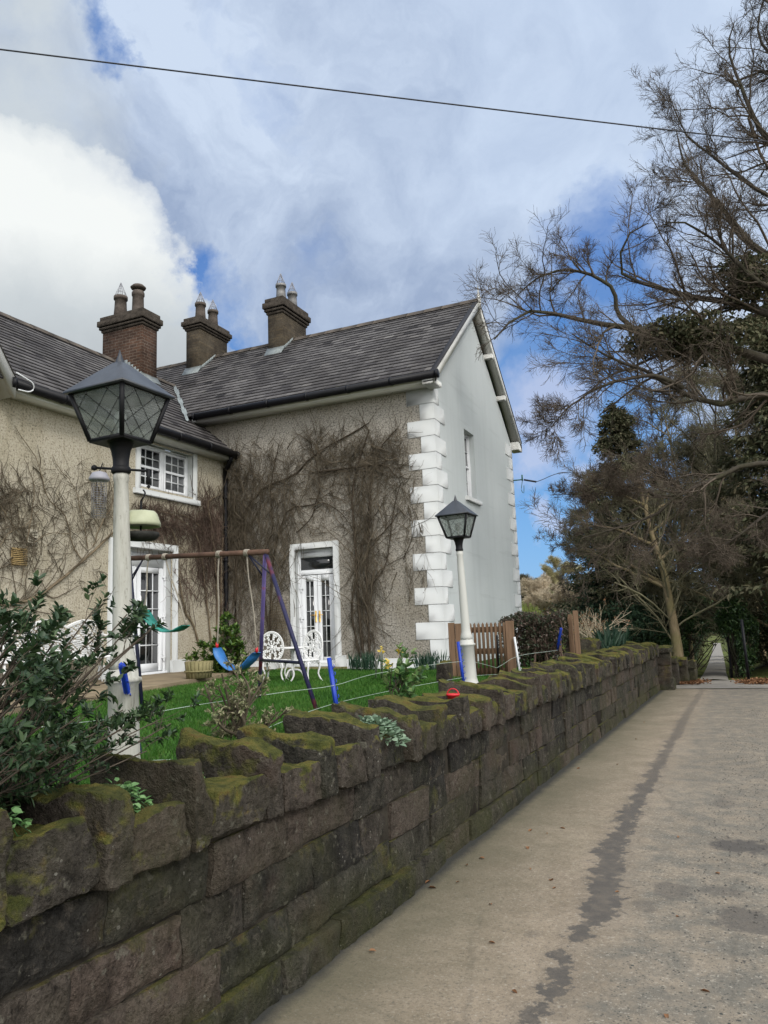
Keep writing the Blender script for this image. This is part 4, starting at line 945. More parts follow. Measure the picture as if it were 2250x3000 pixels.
MB().tube([(GX + .02, 20.0, 5.45), (GX + .24, 20.12, 5.47)], 0.018).tube([(GX + .24, 20.12, 5.44), (GX + .24, 20.12, 5.60)], 0.022).tube(resample([(GX + .24, 20.12, 5.45), (GX + .20, 20.12, 5.2), (GX + .26, 20.1, 5.08), (GX + .28, 20.1, 5.3)], 10), 0.009, 5).build("cable_bracket", simple("verdigris_metal", (0.05, 0.14, 0.12), 0.6), house)
# wall gable at the near end of the cream wing: white bargeboard rising to the left
gp = lambda y: 5.62 + (8.06 - y) * 1.42
mb = MB(); y1 = 6.0
for (d0, d1, w0, w1) in ((0.34, 0.40, 0.0, 0.27), (0.0, 0.34, 0.20, 0.24)):
    mb.hexa([PL(8.09, 5.60 - w1, d0), PL(8.09, 5.60 - w1, d1), PL(y1, gp(y1) - w1, d1), PL(y1, gp(y1) - w1, d0), PL(8.09, 5.62 - w0, d0), PL(8.09, 5.62 - w0, d1), PL(y1, gp(y1) - w0, d1), PL(y1, gp(y1) - w0, d0)])
mb.build("bargeboard", M_fascia, house)
MB().add([PL(8.06, 5.58, 0.003), PL(6, gp(6), 0.003), PL(4, 5.58, 0.003)], [(0, 1, 2)]).build("gable_face", M_dashL, house)
ap = gp(6)
mb = MB(); mb.add([PL(8.13, 5.58, .42), PL(6, ap + .04, .42), (-14.5, 6, ap + .04), (-14.5, 8.13, 5.58)], [(0, 1, 2, 3)]); mb.add([PL(3.9, 5.58, .42), PL(6, ap + .04, .42), (-14.5, 6, ap + .04), (-14.5, 3.9, 5.58)], [(3, 2, 1, 0)])
mb.build("gable_roof", M_slate, house)
# louvred vents on the cream wall
mb = MB(); fbox(mb, PL, 8.44, 8.73, 2.80, 3.08, 0.0, 0.02)
for i in range(9): z = 2.815 + i * 0.029; mb.hexa([PL(8.45, z, .02), PL(8.72, z, .02), PL(8.72, z, .045), PL(8.45, z, .045), PL(8.45, z + .02, .02), PL(8.72, z + .02, .02), PL(8.72, z + .008, .045), PL(8.45, z + .008, .045)])
mb.build("vent", M_vent, house)
mb = MB(); fbox(mb, PL, 8.72, 8.92, 3.14, 3.40, 0.0, 0.025, .005)
for i in range(5): fbox(mb, PL, 8.74, 8.90, 3.17 + i * .045, 3.185 + i * .045, 0.02, 0.035)
mb.build("vent", simple("beige_plastic", (0.36, 0.33, 0.26), 0.8, 0.15), house)

# chimneys
def chimney(x0, x1, y0, y1, zb, zn, zt, mat, pots, par=house):
    ch = MB().box((x0, y0, zb), (x1, y1, zn)).build("chimney", mat, par)
    cp = MB(); hgt = zt - zn; st = [(0.035, 0.0, 0.17), (0.075, 0.17, 0.33), (0.045, 0.33, 0.36), (0.11, 0.36, 0.72), (0.06, 0.72, 1.0)]
    for (g, a, b) in st: cp.bevbox((x0 - g, y0 - g, zn + hgt * a), (x1 + g, y1 + g, zn + hgt * b - .004), 0.012)
    cp.build("chimney_cap", M_brickcap if mat is M_brickold else M_brickcap, ch)
    for (px_, py_, r, h, kind, pm) in pots:
        z = zt - 0.05; p = MB()
        if kind == "cowl":
            p.lathe([(r * 1.12, 0), (r, 0.06), (r * .92, h * .8), (r * 1.05, h * .82), (r * 1.05, h * .93), (r * .9, h)], (px_, py_, z), 16)
            p.lathe([(r * .25, h), (r * .25, h + .07)], (px_, py_, z), 8); p.lathe([(0.01, h + .05), (r * 1.15, h + .06), (r * 1.3, h + .10), (r * .9, h + .16), (0, h + .18)], (px_, py_, z), 18)
            p.build("chimney_pot", pm, ch, smooth=False)
        else:
            p.lathe([(r * 1.15, 0), (r * .98, h * .55), (r * .92, h * .86), (r * 1.12, h * .87), (r * 1.12, h), (r * .8, h)], (px_, py_, z), 16); p.build("chimney_pot", pm, ch)
            wv = MB(); ah = r * 2.5
            for k in range(10):
                a = k / 10 * 2 * math.pi; wv.tube([(px_ + math.cos(a) * r, py_ + math.sin(a) * r, z + h), (px_ + math.cos(a) * .005, py_ + math.sin(a) * .005, z + h + ah)], 0.006, 4)
            for q in (0.25, 0.5, 0.75): wv.tube([(px_ + math.cos(a) * r * (1 - q), py_ + math.sin(a) * r * (1 - q), z + h + ah * q) for a in np.linspace(0, 2 * math.pi, 13)], 0.004, 4, cap=False)
            wv.build("wire_guard", M_wire, ch)
    return ch
c1 = chimney(-13.81, -12.54, 13.976, 14.51, 7.2, 9.25, 9.66, M_brick, [(-13.50, 14.25, 0.155, 0.66, "cone", M_pot), (-12.93, 14.25, 0.15, 0.68, "cowl", M_pot)])
c2 = chimney(-13.02, -12.556, 16.256, 17.5, 8.3, 9.95, 10.31, M_brickold, [(-12.79, 16.58, 0.14, 0.58, "cone", M_pot), (-12.79, 17.15, 0.14, 0.58, "cone", M_pot)])
c3 = chimney(-10.476, -10.027, 16.426, 17.66, 8.3, 9.95, 10.39, M_brickold, [(-10.25, 16.74, 0.13, 0.55, "cone", M_steel), (-10.25, 17.33, 0.13, 0.55, "cone", M_steel)])
def flashing(ch, x0, x1, y0, yr):
    zf = lambda y: RZ - TS * (17 - y); mb = MB()
    mb.hexa([(x0 - .03, y0 - .16, zf(y0 - .16) + .022), (x1 + .05, y0 - .16, zf(y0 - .16) + .022), (x1 + .05, y0 - .005, zf(y0) + .03), (x0 - .03, y0 - .005, zf(y0) + .03), (x0 - .03, y0 - .16, zf(y0 - .16) + .03), (x1 + .05, y0 - .16, zf(y0 - .16) + .03), (x1 + .05, y0 - .01, zf(y0) + .13), (x0 - .03, y0 - .01, zf(y0) + .13)])
    n = int((yr - y0) / 0.085)
    for i in range(n):
        ya, yb_ = y0 + i * .085, y0 + (i + 1) * .085; z = zf(ya) + .01
        mb.hexa([(x1 - .01, ya - .01, z - .02), (x1 + .006, ya - .01, z - .02), (x1 + .006, yb_ + .01, z - .02 + .07), (x1 - .01, yb_ + .01, z + .05), (x1 - .01, ya, z + .10), (x1 + .008, ya, z + .10), (x1 + .008, yb_, z + .17), (x1 - .01, yb_, z + .17)])
    mb.build("flashing", M_lead, ch)
flashing(c2, -13.02, -12.556, 16.256, 17.0); flashing(c3, -10.476, -10.027, 16.426, 17.0)
zf = lambda x: LRZ - TS * (x - LRX)
MB().hexa([(-12.54, 13.95, zf(-12.54) + .02), (-12.40, 13.95, zf(-12.40) + .02), (-12.40, 14.54, zf(-12.4) + .02), (-12.54, 14.54, zf(-12.54) + .02), (-12.54, 13.95, zf(-12.54) + .12), (-12.40, 13.95, zf(-12.4) + .03), (-12.4, 14.54, zf(-12.4) + .03), (-12.54, 14.54, zf(-12.54) + .12)]).build("flashing", M_lead, c1)
mb = MB()
for i in range(6):
    xa = -12.54 - i * .09; mb.box((xa - .09, 13.962, zf(xa) - .02), (xa, 13.978, zf(xa) + .14))
mb.build("flashing", M_lead, c1)
# ---------------------------------------------------------------- lamp posts
def make_lamp(label, paint, weathered):
    t = thing("lamp_post", label, "lamp post", (0, 0, 0), "old garden lamp posts behind the wall")
    mb = MB()
    mb.lathe([(0.125, 0.0), (0.125, 0.05), (0.105, 0.07), (0.092, 0.12), (0.088, 0.515), (0.104, 0.53), (0.108, 0.535), (0.108, 0.552), (0.090, 0.556), (0.086, 0.60), (0.078, 0.605)], (0, 0, -0.02), 8, ph=math.pi / 8)
    mb.build("pedestal", paint, t)
    mb = MB(); n = 20
    prof = [(0.076, 0.58), (0.076, 0.62), (0.070, 0.65), (0.060, 0.685), (0.057, 0.74), (0.052, 1.10), (0.044, 1.5), (0.040, 1.66), (0.045, 1.675), (0.045, 1.70), (0.040, 1.71), (0.040, 1.74)]
    mb.lathe(prof, (0, 0, 0), n)
    mb.build("post", paint, t)
    # lantern: flared neck, four glazed tapering sides, pyramid hood, finial
    lan = MB().lathe([(0.045, 1.725), (0.050, 1.73), (0.050, 1.752), (0.045, 1.76), (0.047, 1.80), (0.056, 1.85), (0.074, 1.89), (0.098, 1.905)], (0, 0, 0), 16)
    b, e, zb, zt = 0.120, 0.198, 1.905, 2.195
    P = lambda sx, sy, f: np.array([sx * (b + (e - b) * f), sy * (b + (e - b) * f), zb + (zt - zb) * f])
    lan.bevbox((-b - .006, -b - .006, zb - .012), (b + .006, b + .006, zb + .012), .004)
    for sx in (-1, 1):
        for sy in (-1, 1): lan.tube([P(sx, sy, 0), P(sx, sy, 1)], 0.0145, 6)
    for f in (0.0, 0.97):
        c = [P(-1, -1, f), P(1, -1, f), P(1, 1, f), P(-1, 1, f)]
        for k in range(4): lan.tube([c[k], c[(k + 1) % 4]], 0.010, 6)
    lo = lan.build("lantern", M_iron, t)
    g = MB()
    for (a, c) in (((-1, -1), (1, -1)), ((1, -1), (1, 1)), ((1, 1), (-1, 1)), ((-1, 1), (-1, -1))): g.add([P(*a, .03) * [.985, .985, 1], P(*c, .03) * [.985, .985, 1], P(*c, .97) * [.985, .985, 1], P(*a, .97) * [.985, .985, 1]], [(0, 1, 2, 3)])
    g.build("glass", M_lampglass, lo)
    w = MB()
    for (a, c) in (((-1, -1), (1, -1)), ((1, -1), (1, 1)), ((1, 1), (-1, 1)), ((-1, 1), (-1, -1))):
        q = lambda s, f: (P(*a, f) * (1 - s) + P(*c, f) * s) * [1.003, 1.003, 1]
        for k in (-0.62, -0.2, 0.2, 0.62):
            for sg in (1, -1):
                pts = [(s, (s - k) if sg > 0 else (1 - s - k)) for s in np.linspace(0, 1, 21)]; pts = [p for p in pts if 0.02 < p[1] < .98]
                if len(pts) > 1: w.tube([q(*pts[0]), q(*pts[-1])], 0.0014, 4)
    w.build("lead_lattice", M_iron, lo)
    rf = MB(); h = 0.224
    rf.hexa([(-h, -h, zt - .012), (h, -h, zt - .012), (h, h, zt - .012), (-h, h, zt - .012), (-h, -h, zt), (h, -h, zt), (h, h, zt), (-h, h, zt)])
    r1 = 0.03
    rf.add([(-h, -h, zt), (h, -h, zt), (h, h, zt), (-h, h, zt), (-.12, -.12, zt + .105), (.12, -.12, zt + .105), (.12, .12, zt + .105), (-.12, .12, zt + .105), (-r1, -r1, zt + .195), (r1, -r1, zt + .195), (r1, r1, zt + .195), (-r1, r1, zt + .195)],
           [(0, 1, 5, 4), (1, 2, 6, 5), (2, 3, 7, 6), (3, 0, 4, 7), (4, 5, 9, 8), (5, 6, 10, 9), (6, 7, 11, 10), (7, 4, 8, 11), (8, 9, 10, 11)])
    rf.build("hood", M_ironroof, lo)
    MB().add([(-.022, -.022, zt + .19), (.022, -.022, zt + .19), (.022, .022, zt + .19), (-.022, .022, zt + .19), (-.008, -.008, zt + .245), (.008, -.008, zt + .245), (.008, .008, zt + .245), (-.008, .008, zt + .245), (0, 0, zt + .285)], [(0, 1, 5, 4), (1, 2, 6, 5), (2, 3, 7, 6), (3, 0, 4, 7), (4, 5, 8), (5, 6, 8), (6, 7, 8), (7, 4, 8)]).build("finial", M_ironroof, lo)
    MB().tube([(0, 0, 1.9), (0, 0, 1.99)], 0.016, 8).lathe([(0.016, 1.99), (0.034, 2.03), (0.036, 2.06), (0.02, 2.09), (0, 2.1)], (0, 0, 0), 12).build("bulb", simple("milky_bulb", (0.6, 0.6, 0.57), 0.3), lo)
    return t
rtv = np.array([math.cos(CYAW), -math.sin(CYAW)])
def stand(t, x, y, lean, z=LZ):
    t.location = (x, y, z); ax = Vector((-(-rtv[1]), -rtv[0], 0))   # lean towards the house side
    t.rotation_mode = 'QUATERNION'; t.rotation_quaternion = Matrix.Rotation(lean, 4, Vector((rtv[1] * -1, rtv[0], 0)) * -1).to_quaternion()
lampA = make_lamp("nearest lamp post, flaking cream with black lantern and black crossbar, rising behind the leafy shrub", M_post, True)
bar = MB()
dx, dy = 0.60, 0.80
dv_ = unit(np.array([rtv[0], rtv[1]]) + 0.25 * np.array([0.3, 1.0]))
bar.lathe([(0.05, 1.712), (0.056, 1.72), (0.056, 1.745), (0.05, 1.752)], (0, 0, 0), 16)
bar.tube([(-dv_[0] * .145, -dv_[1] * .145, 1.752), (dv_[0] * .155, dv_[1] * .155, 1.725)], 0.0075, 8).lathe([(0.0, -.018), (.014, -.012), (.018, 0), (.014, .012), (0, .018)], (-dv_[0] * .15, -dv_[1] * .15, 1.752), 10)
bar.tube([(dv_[0] * .155, dv_[1] * .155, 1.735), (dv_[0] * .155, dv_[1] * .155, 1.645)], 0.010, 8).lathe([(0, -.014), (.013, 0), (0, .014)], (dv_[0] * .155, dv_[1] * .155, 1.63), 8)
bar.build("crossbar", M_iron, lampA)
stand(lampA, -3.155, 3.415, R_(1.45))
lampB = make_lamp("farther white lamp post with black lantern, standing beside the brown picket gate", M_postw, False); stand(lampB, -3.12, 9.50, R_(1.6))

# feeders hung on the nearest lamp
fx = np.array([*at(413, 1500, 4.76)[:2], 0])
bf = thing("bird_feeder", "pale green roofed bird feeder with dark seed tray hanging below the nearest lantern", "bird feeder", (*fx[:2], 2.15))
mb = MB(); mb.lathe([(0.095, 2.268), (0.118, 2.262), (0.122, 2.28), (0.100, 2.34), (0.085, 2.352), (0, 2.358)], (*fx[:2], 0), 8, ph=.2); mb.build("roof", M_feederroof, bf)
MB().lathe([(0.02, 2.175), (0.085, 2.182), (0.108, 2.205), (0.108, 2.224), (0.096, 2.224), (0.090, 2.20), (0, 2.195)], (*fx[:2], 0), 16).build("tray", M_seed, bf)
MB().tube([(*fx[:2], 2.22), (*fx[:2], 2.42)], 0.006, 6).tube(resample([(fx[0], fx[1], 2.42), (fx[0] + .02, fx[1], 2.44), (fx[0] + .012, fx[1] + .02, 2.47), (fx[0] - .01, fx[1] + .03, 2.49)], 10), 0.005, 5).tube([(fx[0], fx[1], 2.29), (fx[0], fx[1], 2.19)], 0.005, 5).build("hanger", M_iron, bf)
for i in range(10):
    pass
nx_ = at(291, 1402, 4.58)
nf = thing("peanut_feeder", "grey capped wire mesh nut feeder hanging left of the nearest lamp post", "bird feeder", (nx_[0], nx_[1], 2.25))
MB().lathe([(0.055, 0.0), (0.058, 0.012), (0.04, 0.045), (0.0, 0.058)], (nx_[0], nx_[1], 2.50), 14).build("cap", M_greyplastic, nf)
mb = MB()
for k in range(12): a = k / 12 * 6.283; mb.tube([(nx_[0] + .04 * math.cos(a), nx_[1] + .04 * math.sin(a), 2.29), (nx_[0] + .04 * math.cos(a), nx_[1] + .04 * math.sin(a), 2.50)], 0.0012, 3)
for z in np.arange(2.29, 2.50, 0.014): mb.tube([(nx_[0] + .04 * math.cos(a), nx_[1] + .04 * math.sin(a), z) for a in np.linspace(0, 6.283, 13)], 0.0012, 3, cap=False)
mb.build("mesh_tube", M_wire, nf)
MB().tube([(nx_[0], nx_[1], 2.555), (nx_[0] + .03, nx_[1] - .005, 2.598)], 0.003, 5).build("hanger", M_iron, nf)

# ---------------------------------------------------------------- swing set
sw = thing("swing_set", "old double swing set with rusty top bar and chipped navy legs on the lawn", "swing set", (-5.4, 7.2, LZ))
RA, LA = np.array(on_y(777, 1617, 6.80)), np.array(on_y(379, 1636, 7.10))
MB().tube([RA + unit(RA - LA) * 0.04, LA], 0.030, 10).build("top_bar", M_rust, sw, smooth=True)
RN, RF = on_z(932, 2095, LZ - .03), np.array([-5.12, 7.72, LZ - .03]); LN, LF = on_z(417, 2075, LZ - .03), np.array([-7.45, 7.98, LZ - .03])
for a, b, m_ in ((RA, RN, M_swing), (RA, RF, M_swingp), (LA, LN, M_swingd), (LA, LF, M_swingp)): MB().tube([a, b], 0.0215, 10).build("leg", m_, sw, smooth=True)
MB().tube([RN + (RA - RN) * 0.30, RF + (RA - RF) * 0.30], 0.016, 8).build("crosspiece", M_swingd, sw, smooth=True)
MB().tube([LN + (LA - LN) * 0.30, LF + (LA - LF) * 0.30], 0.016, 8).build("crosspiece", M_swingd, sw, smooth=True)
bd = unit(LA - RA)
for A_, s_ in ((RA, 1), (LA, -1)):
    for ft in (RN, RF) if s_ == 1 else (LN, LF): MB().tube([A_ + bd * s_ * .24 + np.array([0, 0, -.02]), A_ + (ft - A_) * 0.16], 0.009, 6).build("brace", M_swingd, sw)
def swing(seatpts, tops, mat, dark):
    P = resample(seatpts, 13); d = unit(np.gradient(P, axis=0)); w = np.array([0.25, 1, 0.0]); w = w / np.linalg.norm(w) * 0.075
    mb = MB(); V = []
    for i, p in enumerate(P):
        nrm = unit(np.cross(d[i], w)); ww = w * (0.75 if i in (0, 12) else 1.0); V += [p - ww - nrm * .006, p + ww - nrm * .006, p + ww + nrm * .006, p - ww + nrm * .006]
    mb.add(V, [(4 * i + k, 4 * i + (k + 1) % 4, 4 * i + 4 + (k + 1) % 4, 4 * i + 4 + k) for i in range(12) for k in range(4)] + [(0, 1, 2, 3), (51, 50, 49, 48)])
    s_ = mb.build("swing_seat", mat, sw, smooth=False)
    for e, tp in ((P[0], tops[0]), (P[-1], tops[1])):
        MB().tube(resample([e, e + (tp - e) * .4 + np.array([.012, 0, 0]), e + (tp - e) * .75 - np.array([.01, 0, 0]), tp], 9), 0.0085, 6).tube([tp + bd * x + np.array([0, .033 * math.cos(a), .033 * math.sin(a)]) for a, x in zip(np.linspace(0, 18, 40), np.linspace(-.03, .03, 40))], 0.008, 5).build("rope", M_rope, s_)
        MB().lathe([(.012, -.03), (.018, 0), (.012, .03)], e + np.array([0, 0, .03]), 8).build("clip", M_red if dark else M_rope, s_)
bq = lambda f: LA + (RA - LA) * f
Y_ = 7.0
S = [on_y(636, 1898, Y_), on_y(650, 1932, Y_), on_y(688, 1964, Y_), on_y(725, 1945, Y_), on_y(752, 1912, Y_)]
swing(S, [bq(0.69), bq(0.88)], M_seatblue, True)
S = [on_y(423, 1786, Y_ + .1), on_y(440, 1818, Y_ + .1), on_y(480, 1848, Y_ + .1), on_y(515, 1848, Y_ + .1), on_y(545, 1832, Y_ + .1)]
swing(S, [bq(0.16), bq(0.29)], M_seatgreen, False)

# ---------------------------------------------------------------- white cast garden furniture
def cast_back(mb, w, h, zc, y0, lean, holes):
    """pierced oval plate: rings and spokes with leaf-like gaps between"""
    na, nr = 40, 7; r = np.random.default_rng(3); ang = np.arange(na) / na * 6.283; rad = np.linspace(0.0, 1.0, nr + 1)
    P = lambda a, q, d: (w * q * math.cos(a), y0 + d + (zc + h * q * math.sin(a)) * lean, zc + h * q * math.sin(a))
    for i in range(nr):
        for j in range(na):
            hole = (i in (1, 2) and j % 5 in (1, 2)) or (i in (3, 4) and (j + 2) % 5 in (0, 1, 2) and r.random() < .9) or (i == 5 and j % 4 in (1, 2) and r.random() < .85)
            if holes and hole: continue
            a0, a1 = ang[j] + .0, ang[j] + 6.283 / na
            p = [P(a0, rad[i], -.006), P(a1, rad[i], -.006), P(a1, rad[i + 1], -.006), P(a0, rad[i + 1], -.006)]; p += [(x, y + .012, z) for x, y, z in p]
            mb.hexa(p)
    mb.tube([P(a, 1.0, 0) for a in np.linspace(0, 6.283, 33)], 0.011, 6, cap=False)
def make_chair(label):
    t = thing("garden_chair", label, "chair", (0, 0, 0), "white cast metal garden chairs")
    zs = 0.34
    mb = MB(); cast_back(mb, 0.185, 0.235, 0.545, 0.10, 0.10, True); mb.build("backrest", M_cast, t)
    mb = MB(); mb.lathe([(0, zs - .012), (0.19, zs - .012), (0.205, zs - .02), (0.21, zs - .002), (0.195, zs + .004), (0, zs)], (0, -0.03, 0), 24); 
    for k in range(16): a = k / 16 * 6.283; mb.tube([(.2 * math.cos(a), -.03 + .2 * math.sin(a), zs - .01), (.2 * math.cos(a + .2), -.03 + .2 * math.sin(a + .2), zs - .06), (.2 * math.cos(a + .39), -.03 + .2 * math.sin(a + .39), zs - .01)], 0.006, 5)
    mb.build("seat", M_cast, t)
    for sx, sy in ((-1, -1), (1, -1), (-1, 1), (1, 1)):
        MB().tube(resample([(sx * .13, -.03 + sy * .12, zs - .01), (sx * .155, -.03 + sy * .145, zs - .1), (sx * .13, -.03 + sy * .13, zs - .2), (sx * .155, -.03 + sy * .15, zs - .29), (sx * .195, -.03 + sy * .19, zs - .345)], 10), np.linspace(.019, .010, 10), 7).build("leg", M_cast, t, smooth=True)
    return t
c_ = make_chair("white pierced chair left of the small table, partly behind the purple swing leg")
c_.location = (-6.62, 10.42, LZ); c_.rotation_euler = (0, 0, R_(200))
c_ = make_chair("white pierced chair turned sideways in front of the narrow white door")
c_.location = (-5.99, 10.36, LZ); c_.rotation_euler = (0, 0, R_(-8))
tb = thing("garden_table", "small round white cast metal table between the two pierced chairs", "table", (-6.62, 11.0, LZ))
tx, ty = -6.62, 10.98
MB().lathe([(0, .505), (.30, .505), (.315, .495), (.32, .515), (.30, .525), (0, .525)], (tx, ty, LZ), 28).build("table_top", M_cast, tb)
MB().lathe([(.03, .06), (.02, .2), (.028, .3), (.018, .4), (.05, .5)], (tx, ty, LZ), 10).build("stem", M_cast, tb)
for k in range(3): a = k * 2.094 + .4; MB().tube(resample([(tx, ty, LZ + .16), (tx + .12 * math.cos(a), ty + .12 * math.sin(a), LZ + .14), (tx + .2 * math.cos(a), ty + .2 * math.sin(a), LZ)], 8), np.linspace(.02, .012, 8), 6).build("leg", M_cast, tb)
# long ornate bench against the cream wall
bn = thing("garden_bench", "ornate white metal bench with scalloped lattice back against the cream wall, behind the shrub", "bench", (-9.6, 8.9, LZ + .07))
mb = MB(); bx = -9.68; y0, y1 = 7.6, 9.95; n = 60
topf = lambda y: LZ + 0.95 + 0.10 * abs(math.sin((y - y0) / (y1 - y0) * math.pi * 3)) + 0.03
rb_ = np.random.default_rng(8)
for i in range(n):
    ya, yb_ = y0 + (y1 - y0) * i / n, y0 + (y1 - y0) * (i + 1) / n
    for j in range(16):
        za, zb_ = LZ + .50 + (topf(ya) - LZ - .5) * j / 16, LZ + .50 + (topf(ya) - LZ - .5) * (j + 1) / 16
        zc_, zd_ = LZ + .50 + (topf(yb_) - LZ - .5) * (j + 1) / 16, LZ + .50 + (topf(yb_) - LZ - .5) * j / 16
        if 1 <= j < 15 and i % 10 not in (0,) and ((i + j) % 4 in (0,) or (i - j) % 5 in (0,)) and rb_.random() < .8: continue
        mb.hexa([(bx, ya, za), (bx + .012, ya, za), (bx + .012, yb_, zd_), (bx, yb_, zd_), (bx - .03, ya, zb_), (bx - .018, ya, zb_), (bx - .018, yb_, zc_), (bx - .03, yb_, zc_)])
mb.tube([(bx - .02, y, topf(y)) for y in np.linspace(y0, y1, 61)], 0.018, 6); mb.build("backrest", M_cast, bn)
MB().bevbox((bx - .02, y0, LZ + .47), (bx + .46, y1, LZ + .50), .01).build("seat", M_cast, bn)
for y in (y0 + .08, (y0 + y1) / 2, y1 - .08):
    for x in (bx + .02, bx + .40): MB().tube(resample([(x, y, LZ + .48), (x + .03, y, LZ + .3), (x - .01, y, LZ + .18), (x + .05, y, LZ + .07)], 9), np.linspace(.025, .014, 9), 6).build("leg", M_cast, bn)
for y in (y0 + .04, y1 - .04): MB().tube(resample([(bx, y, LZ + .85), (bx + .25, y, LZ + .78), (bx + .44, y, LZ + .70), (bx + .42, y, LZ + .5)], 10), .018, 6).build("armrest", M_cast, bn)

# ---------------------------------------------------------------- electric fence posts and wires
def fpost(label, foot, top, w, mat, grp="leaning electric fence posts along the wall", notches=True):
    f, t_ = np.array(foot, float), np.array(top, float); ax = unit(t_ - f); s = np.cross(ax, np.array([0.2, -1, 0])); s = unit(s); q = np.cross(ax, s); mb = MB()
    L = np.linalg.norm(t_ - f); f = f - ax * .05
    def bar(a, b, ww, dd):
        A, B = f + ax * a, f + ax * b; mb.hexa([A - s * ww - q * dd, A + s * ww - q * dd, A + s * ww + q * dd, A - s * ww + q * dd, B - s * ww - q * dd, B + s * ww - q * dd, B + s * ww + q * dd, B - s * ww + q * dd])
    bar(0, L + .05, w * .42, w * .25); bar(0, L + .05, w * .15, w * .5)
    if notches:
        for k in range(6): z = L * (.25 + .13 * k); mb.tube([f + ax * z + s * w * .3, f + ax * (z + .012) + s * w * .8, f + ax * (z + .035) + s * w * .75], w * .10, 5)
    o = mb.build("fence_post", mat); return tag(o, label, "fence post", grp)
bl2f, bl2t = on_z(990, 2097, LZ), on_y(964, 1928, 6.35)
fpost("leaning bright blue plastic post in front of the nearest lamp post", on_z(408, 2205, LZ), at(357, 1948, 4.25), 0.036, M_blueplastic)
fpost("leaning blue plastic post on the lawn in front of the narrow white door", bl2f, bl2t, 0.046, M_blueplastic)
fpost("leaning blue plastic post touching the farther white lamp post", on_z(1360, 2014, LZ), on_y(1342, 1880, 9.3), 0.045, M_blueplastic)
fpost("blue plastic post leaning to the right in front of the dark hedge", on_z(1622, 1955, LZ), on_y(1644, 1842, 12.6), 0.05, M_blueplastic)
fpost("white notched plastic post beside the picket gate's right end", on_z(1525, 1982, LZ), on_y(1507, 1866, 11.2), 0.036, M_upvc)
fpost("thin black plastic post in front of the brown picket gate", on_z(1462, 1984, LZ), on_y(1456, 1862, 10.8), 0.034, M_black)
o = MB().tube([on_z(1118, 1990, LZ), on_y(1120, 1908, 9.0)], 0.016, 6).tube([on_z(1100, 1988, LZ), on_y(1104, 1935, 9.0)], 0.012, 6).build("garden_stake", M_postw); tag(o, "short pale wooden stake pair beside the rose bush", "stake")
def wire(label, pts, r=0.0022):
    o = MB().tube(resample(pts, 60), r, 5).build("fence_wire", M_pvcwire); return tag(o, label, "wire", "thin electric fence wires")
wire("upper pale fence wire sagging across the lawn from the shrub to the picket gate", [at(120, 2130, 4.2), on_y(405, 2096, 4.0), on_y(560, 2068, 4.6), on_y(830, 2028, 5.7), on_y(980, 2008, 6.3), on_y(1110, 1972, 7.4), on_y(1352, 1938, 9.3), on_y(1440, 1952, 10.4), on_y(1460, 1955, 10.8), on_y(1518, 1922, 11.2), on_y(1634, 1905, 12.7)])
wire("lower pale fence wire low over the grass behind the coping", [on_y(415, 2232, 3.5), on_y(620, 2200, 4.6), on_y(984, 2060, 6.3), on_y(1356, 1985, 9.3), on_y(1461, 1975, 10.8), on_y(1522, 1964, 11.2), on_y(1624, 1945, 12.7)])

# ---------------------------------------------------------------- gate, fence, hedge
gt = thing("picket_gate", "brown stained picket gate with closely spaced pickets between the house corner and the hedge", "gate", (-3.5, 11.2, LZ))
gy = 11.25; gz0, gz1 = LZ + .02, 1.66
X0, X1 = on_y(1392, 1900, gy)[0], on_y(1477, 1900, gy)[0]
pitch = (on_y(1461.5, 1850, gy)[0] - on_y(1400.0, 1850, gy)[0]) / 5
xs_ = on_y(1320, 1900, gy)[0]; 
x = X0 - pitch * 3.2; 
while x < X1 + .05:
    w = pitch * .56; zt = gz1 - .01
    mb = MB(); mb.add([(x, gy, gz0), (x + w, gy, gz0), (x + w, gy, zt - .03), (x + w * .5, gy, zt), (x, gy, zt - .03), (x, gy + .018, gz0), (x + w, gy + .018, gz0), (x + w, gy + .018, zt - .03), (x + w * .5, gy + .018, zt), (x, gy + .018, zt - .03)], [(0, 1, 2, 3, 4), (9, 8, 7, 6, 5), (0, 5, 6, 1), (1, 6, 7, 2), (2, 7, 8, 3), (3, 8, 9, 4), (4, 9, 5, 0)])
    mb.build("picket", M_fence, gt); x += pitch
for z in (1.50, 1.18, 0.87 + .02): MB().bevbox((X0 - pitch * 3.2, gy + .02, z), (X1 + .12, gy + .045, z + .085), .005).build("rail", M_fence, gt)
MB().bevbox((X1 + .035, gy - .01, LZ - .1), (X1 + .155, gy + .06, gz1), .008).build("gate_post", M_fence, gt)
for (a, b) in ((1316, 1334), (1336, 1364)):
    xa, xb_ = on_y(a, 1900, gy)[0], on_y(b, 1900, gy)[0]; MB().bevbox((xa, gy - .012, LZ - .1), (xb_, gy + .03, gz1 + (.005 if a < 1330 else -.01)), .006).build("board", M_fence, gt)
tag(rockw("boundary_stone", None, -3.78, -3.60, 10.0, 10.2, LZ - .1, LZ + .27, 77, 9, 0.03), "small upright mossy stone at the foot of the white quoins beside the gate", "stone")
rk = rockw("garden_rock", None, -3.2, -2.55, 16.1, 16.7, LZ - .05, LZ + .38, 78, 9, 0.05); tag(rk, "pale rough rock heap behind the far part of the wall", "rock")

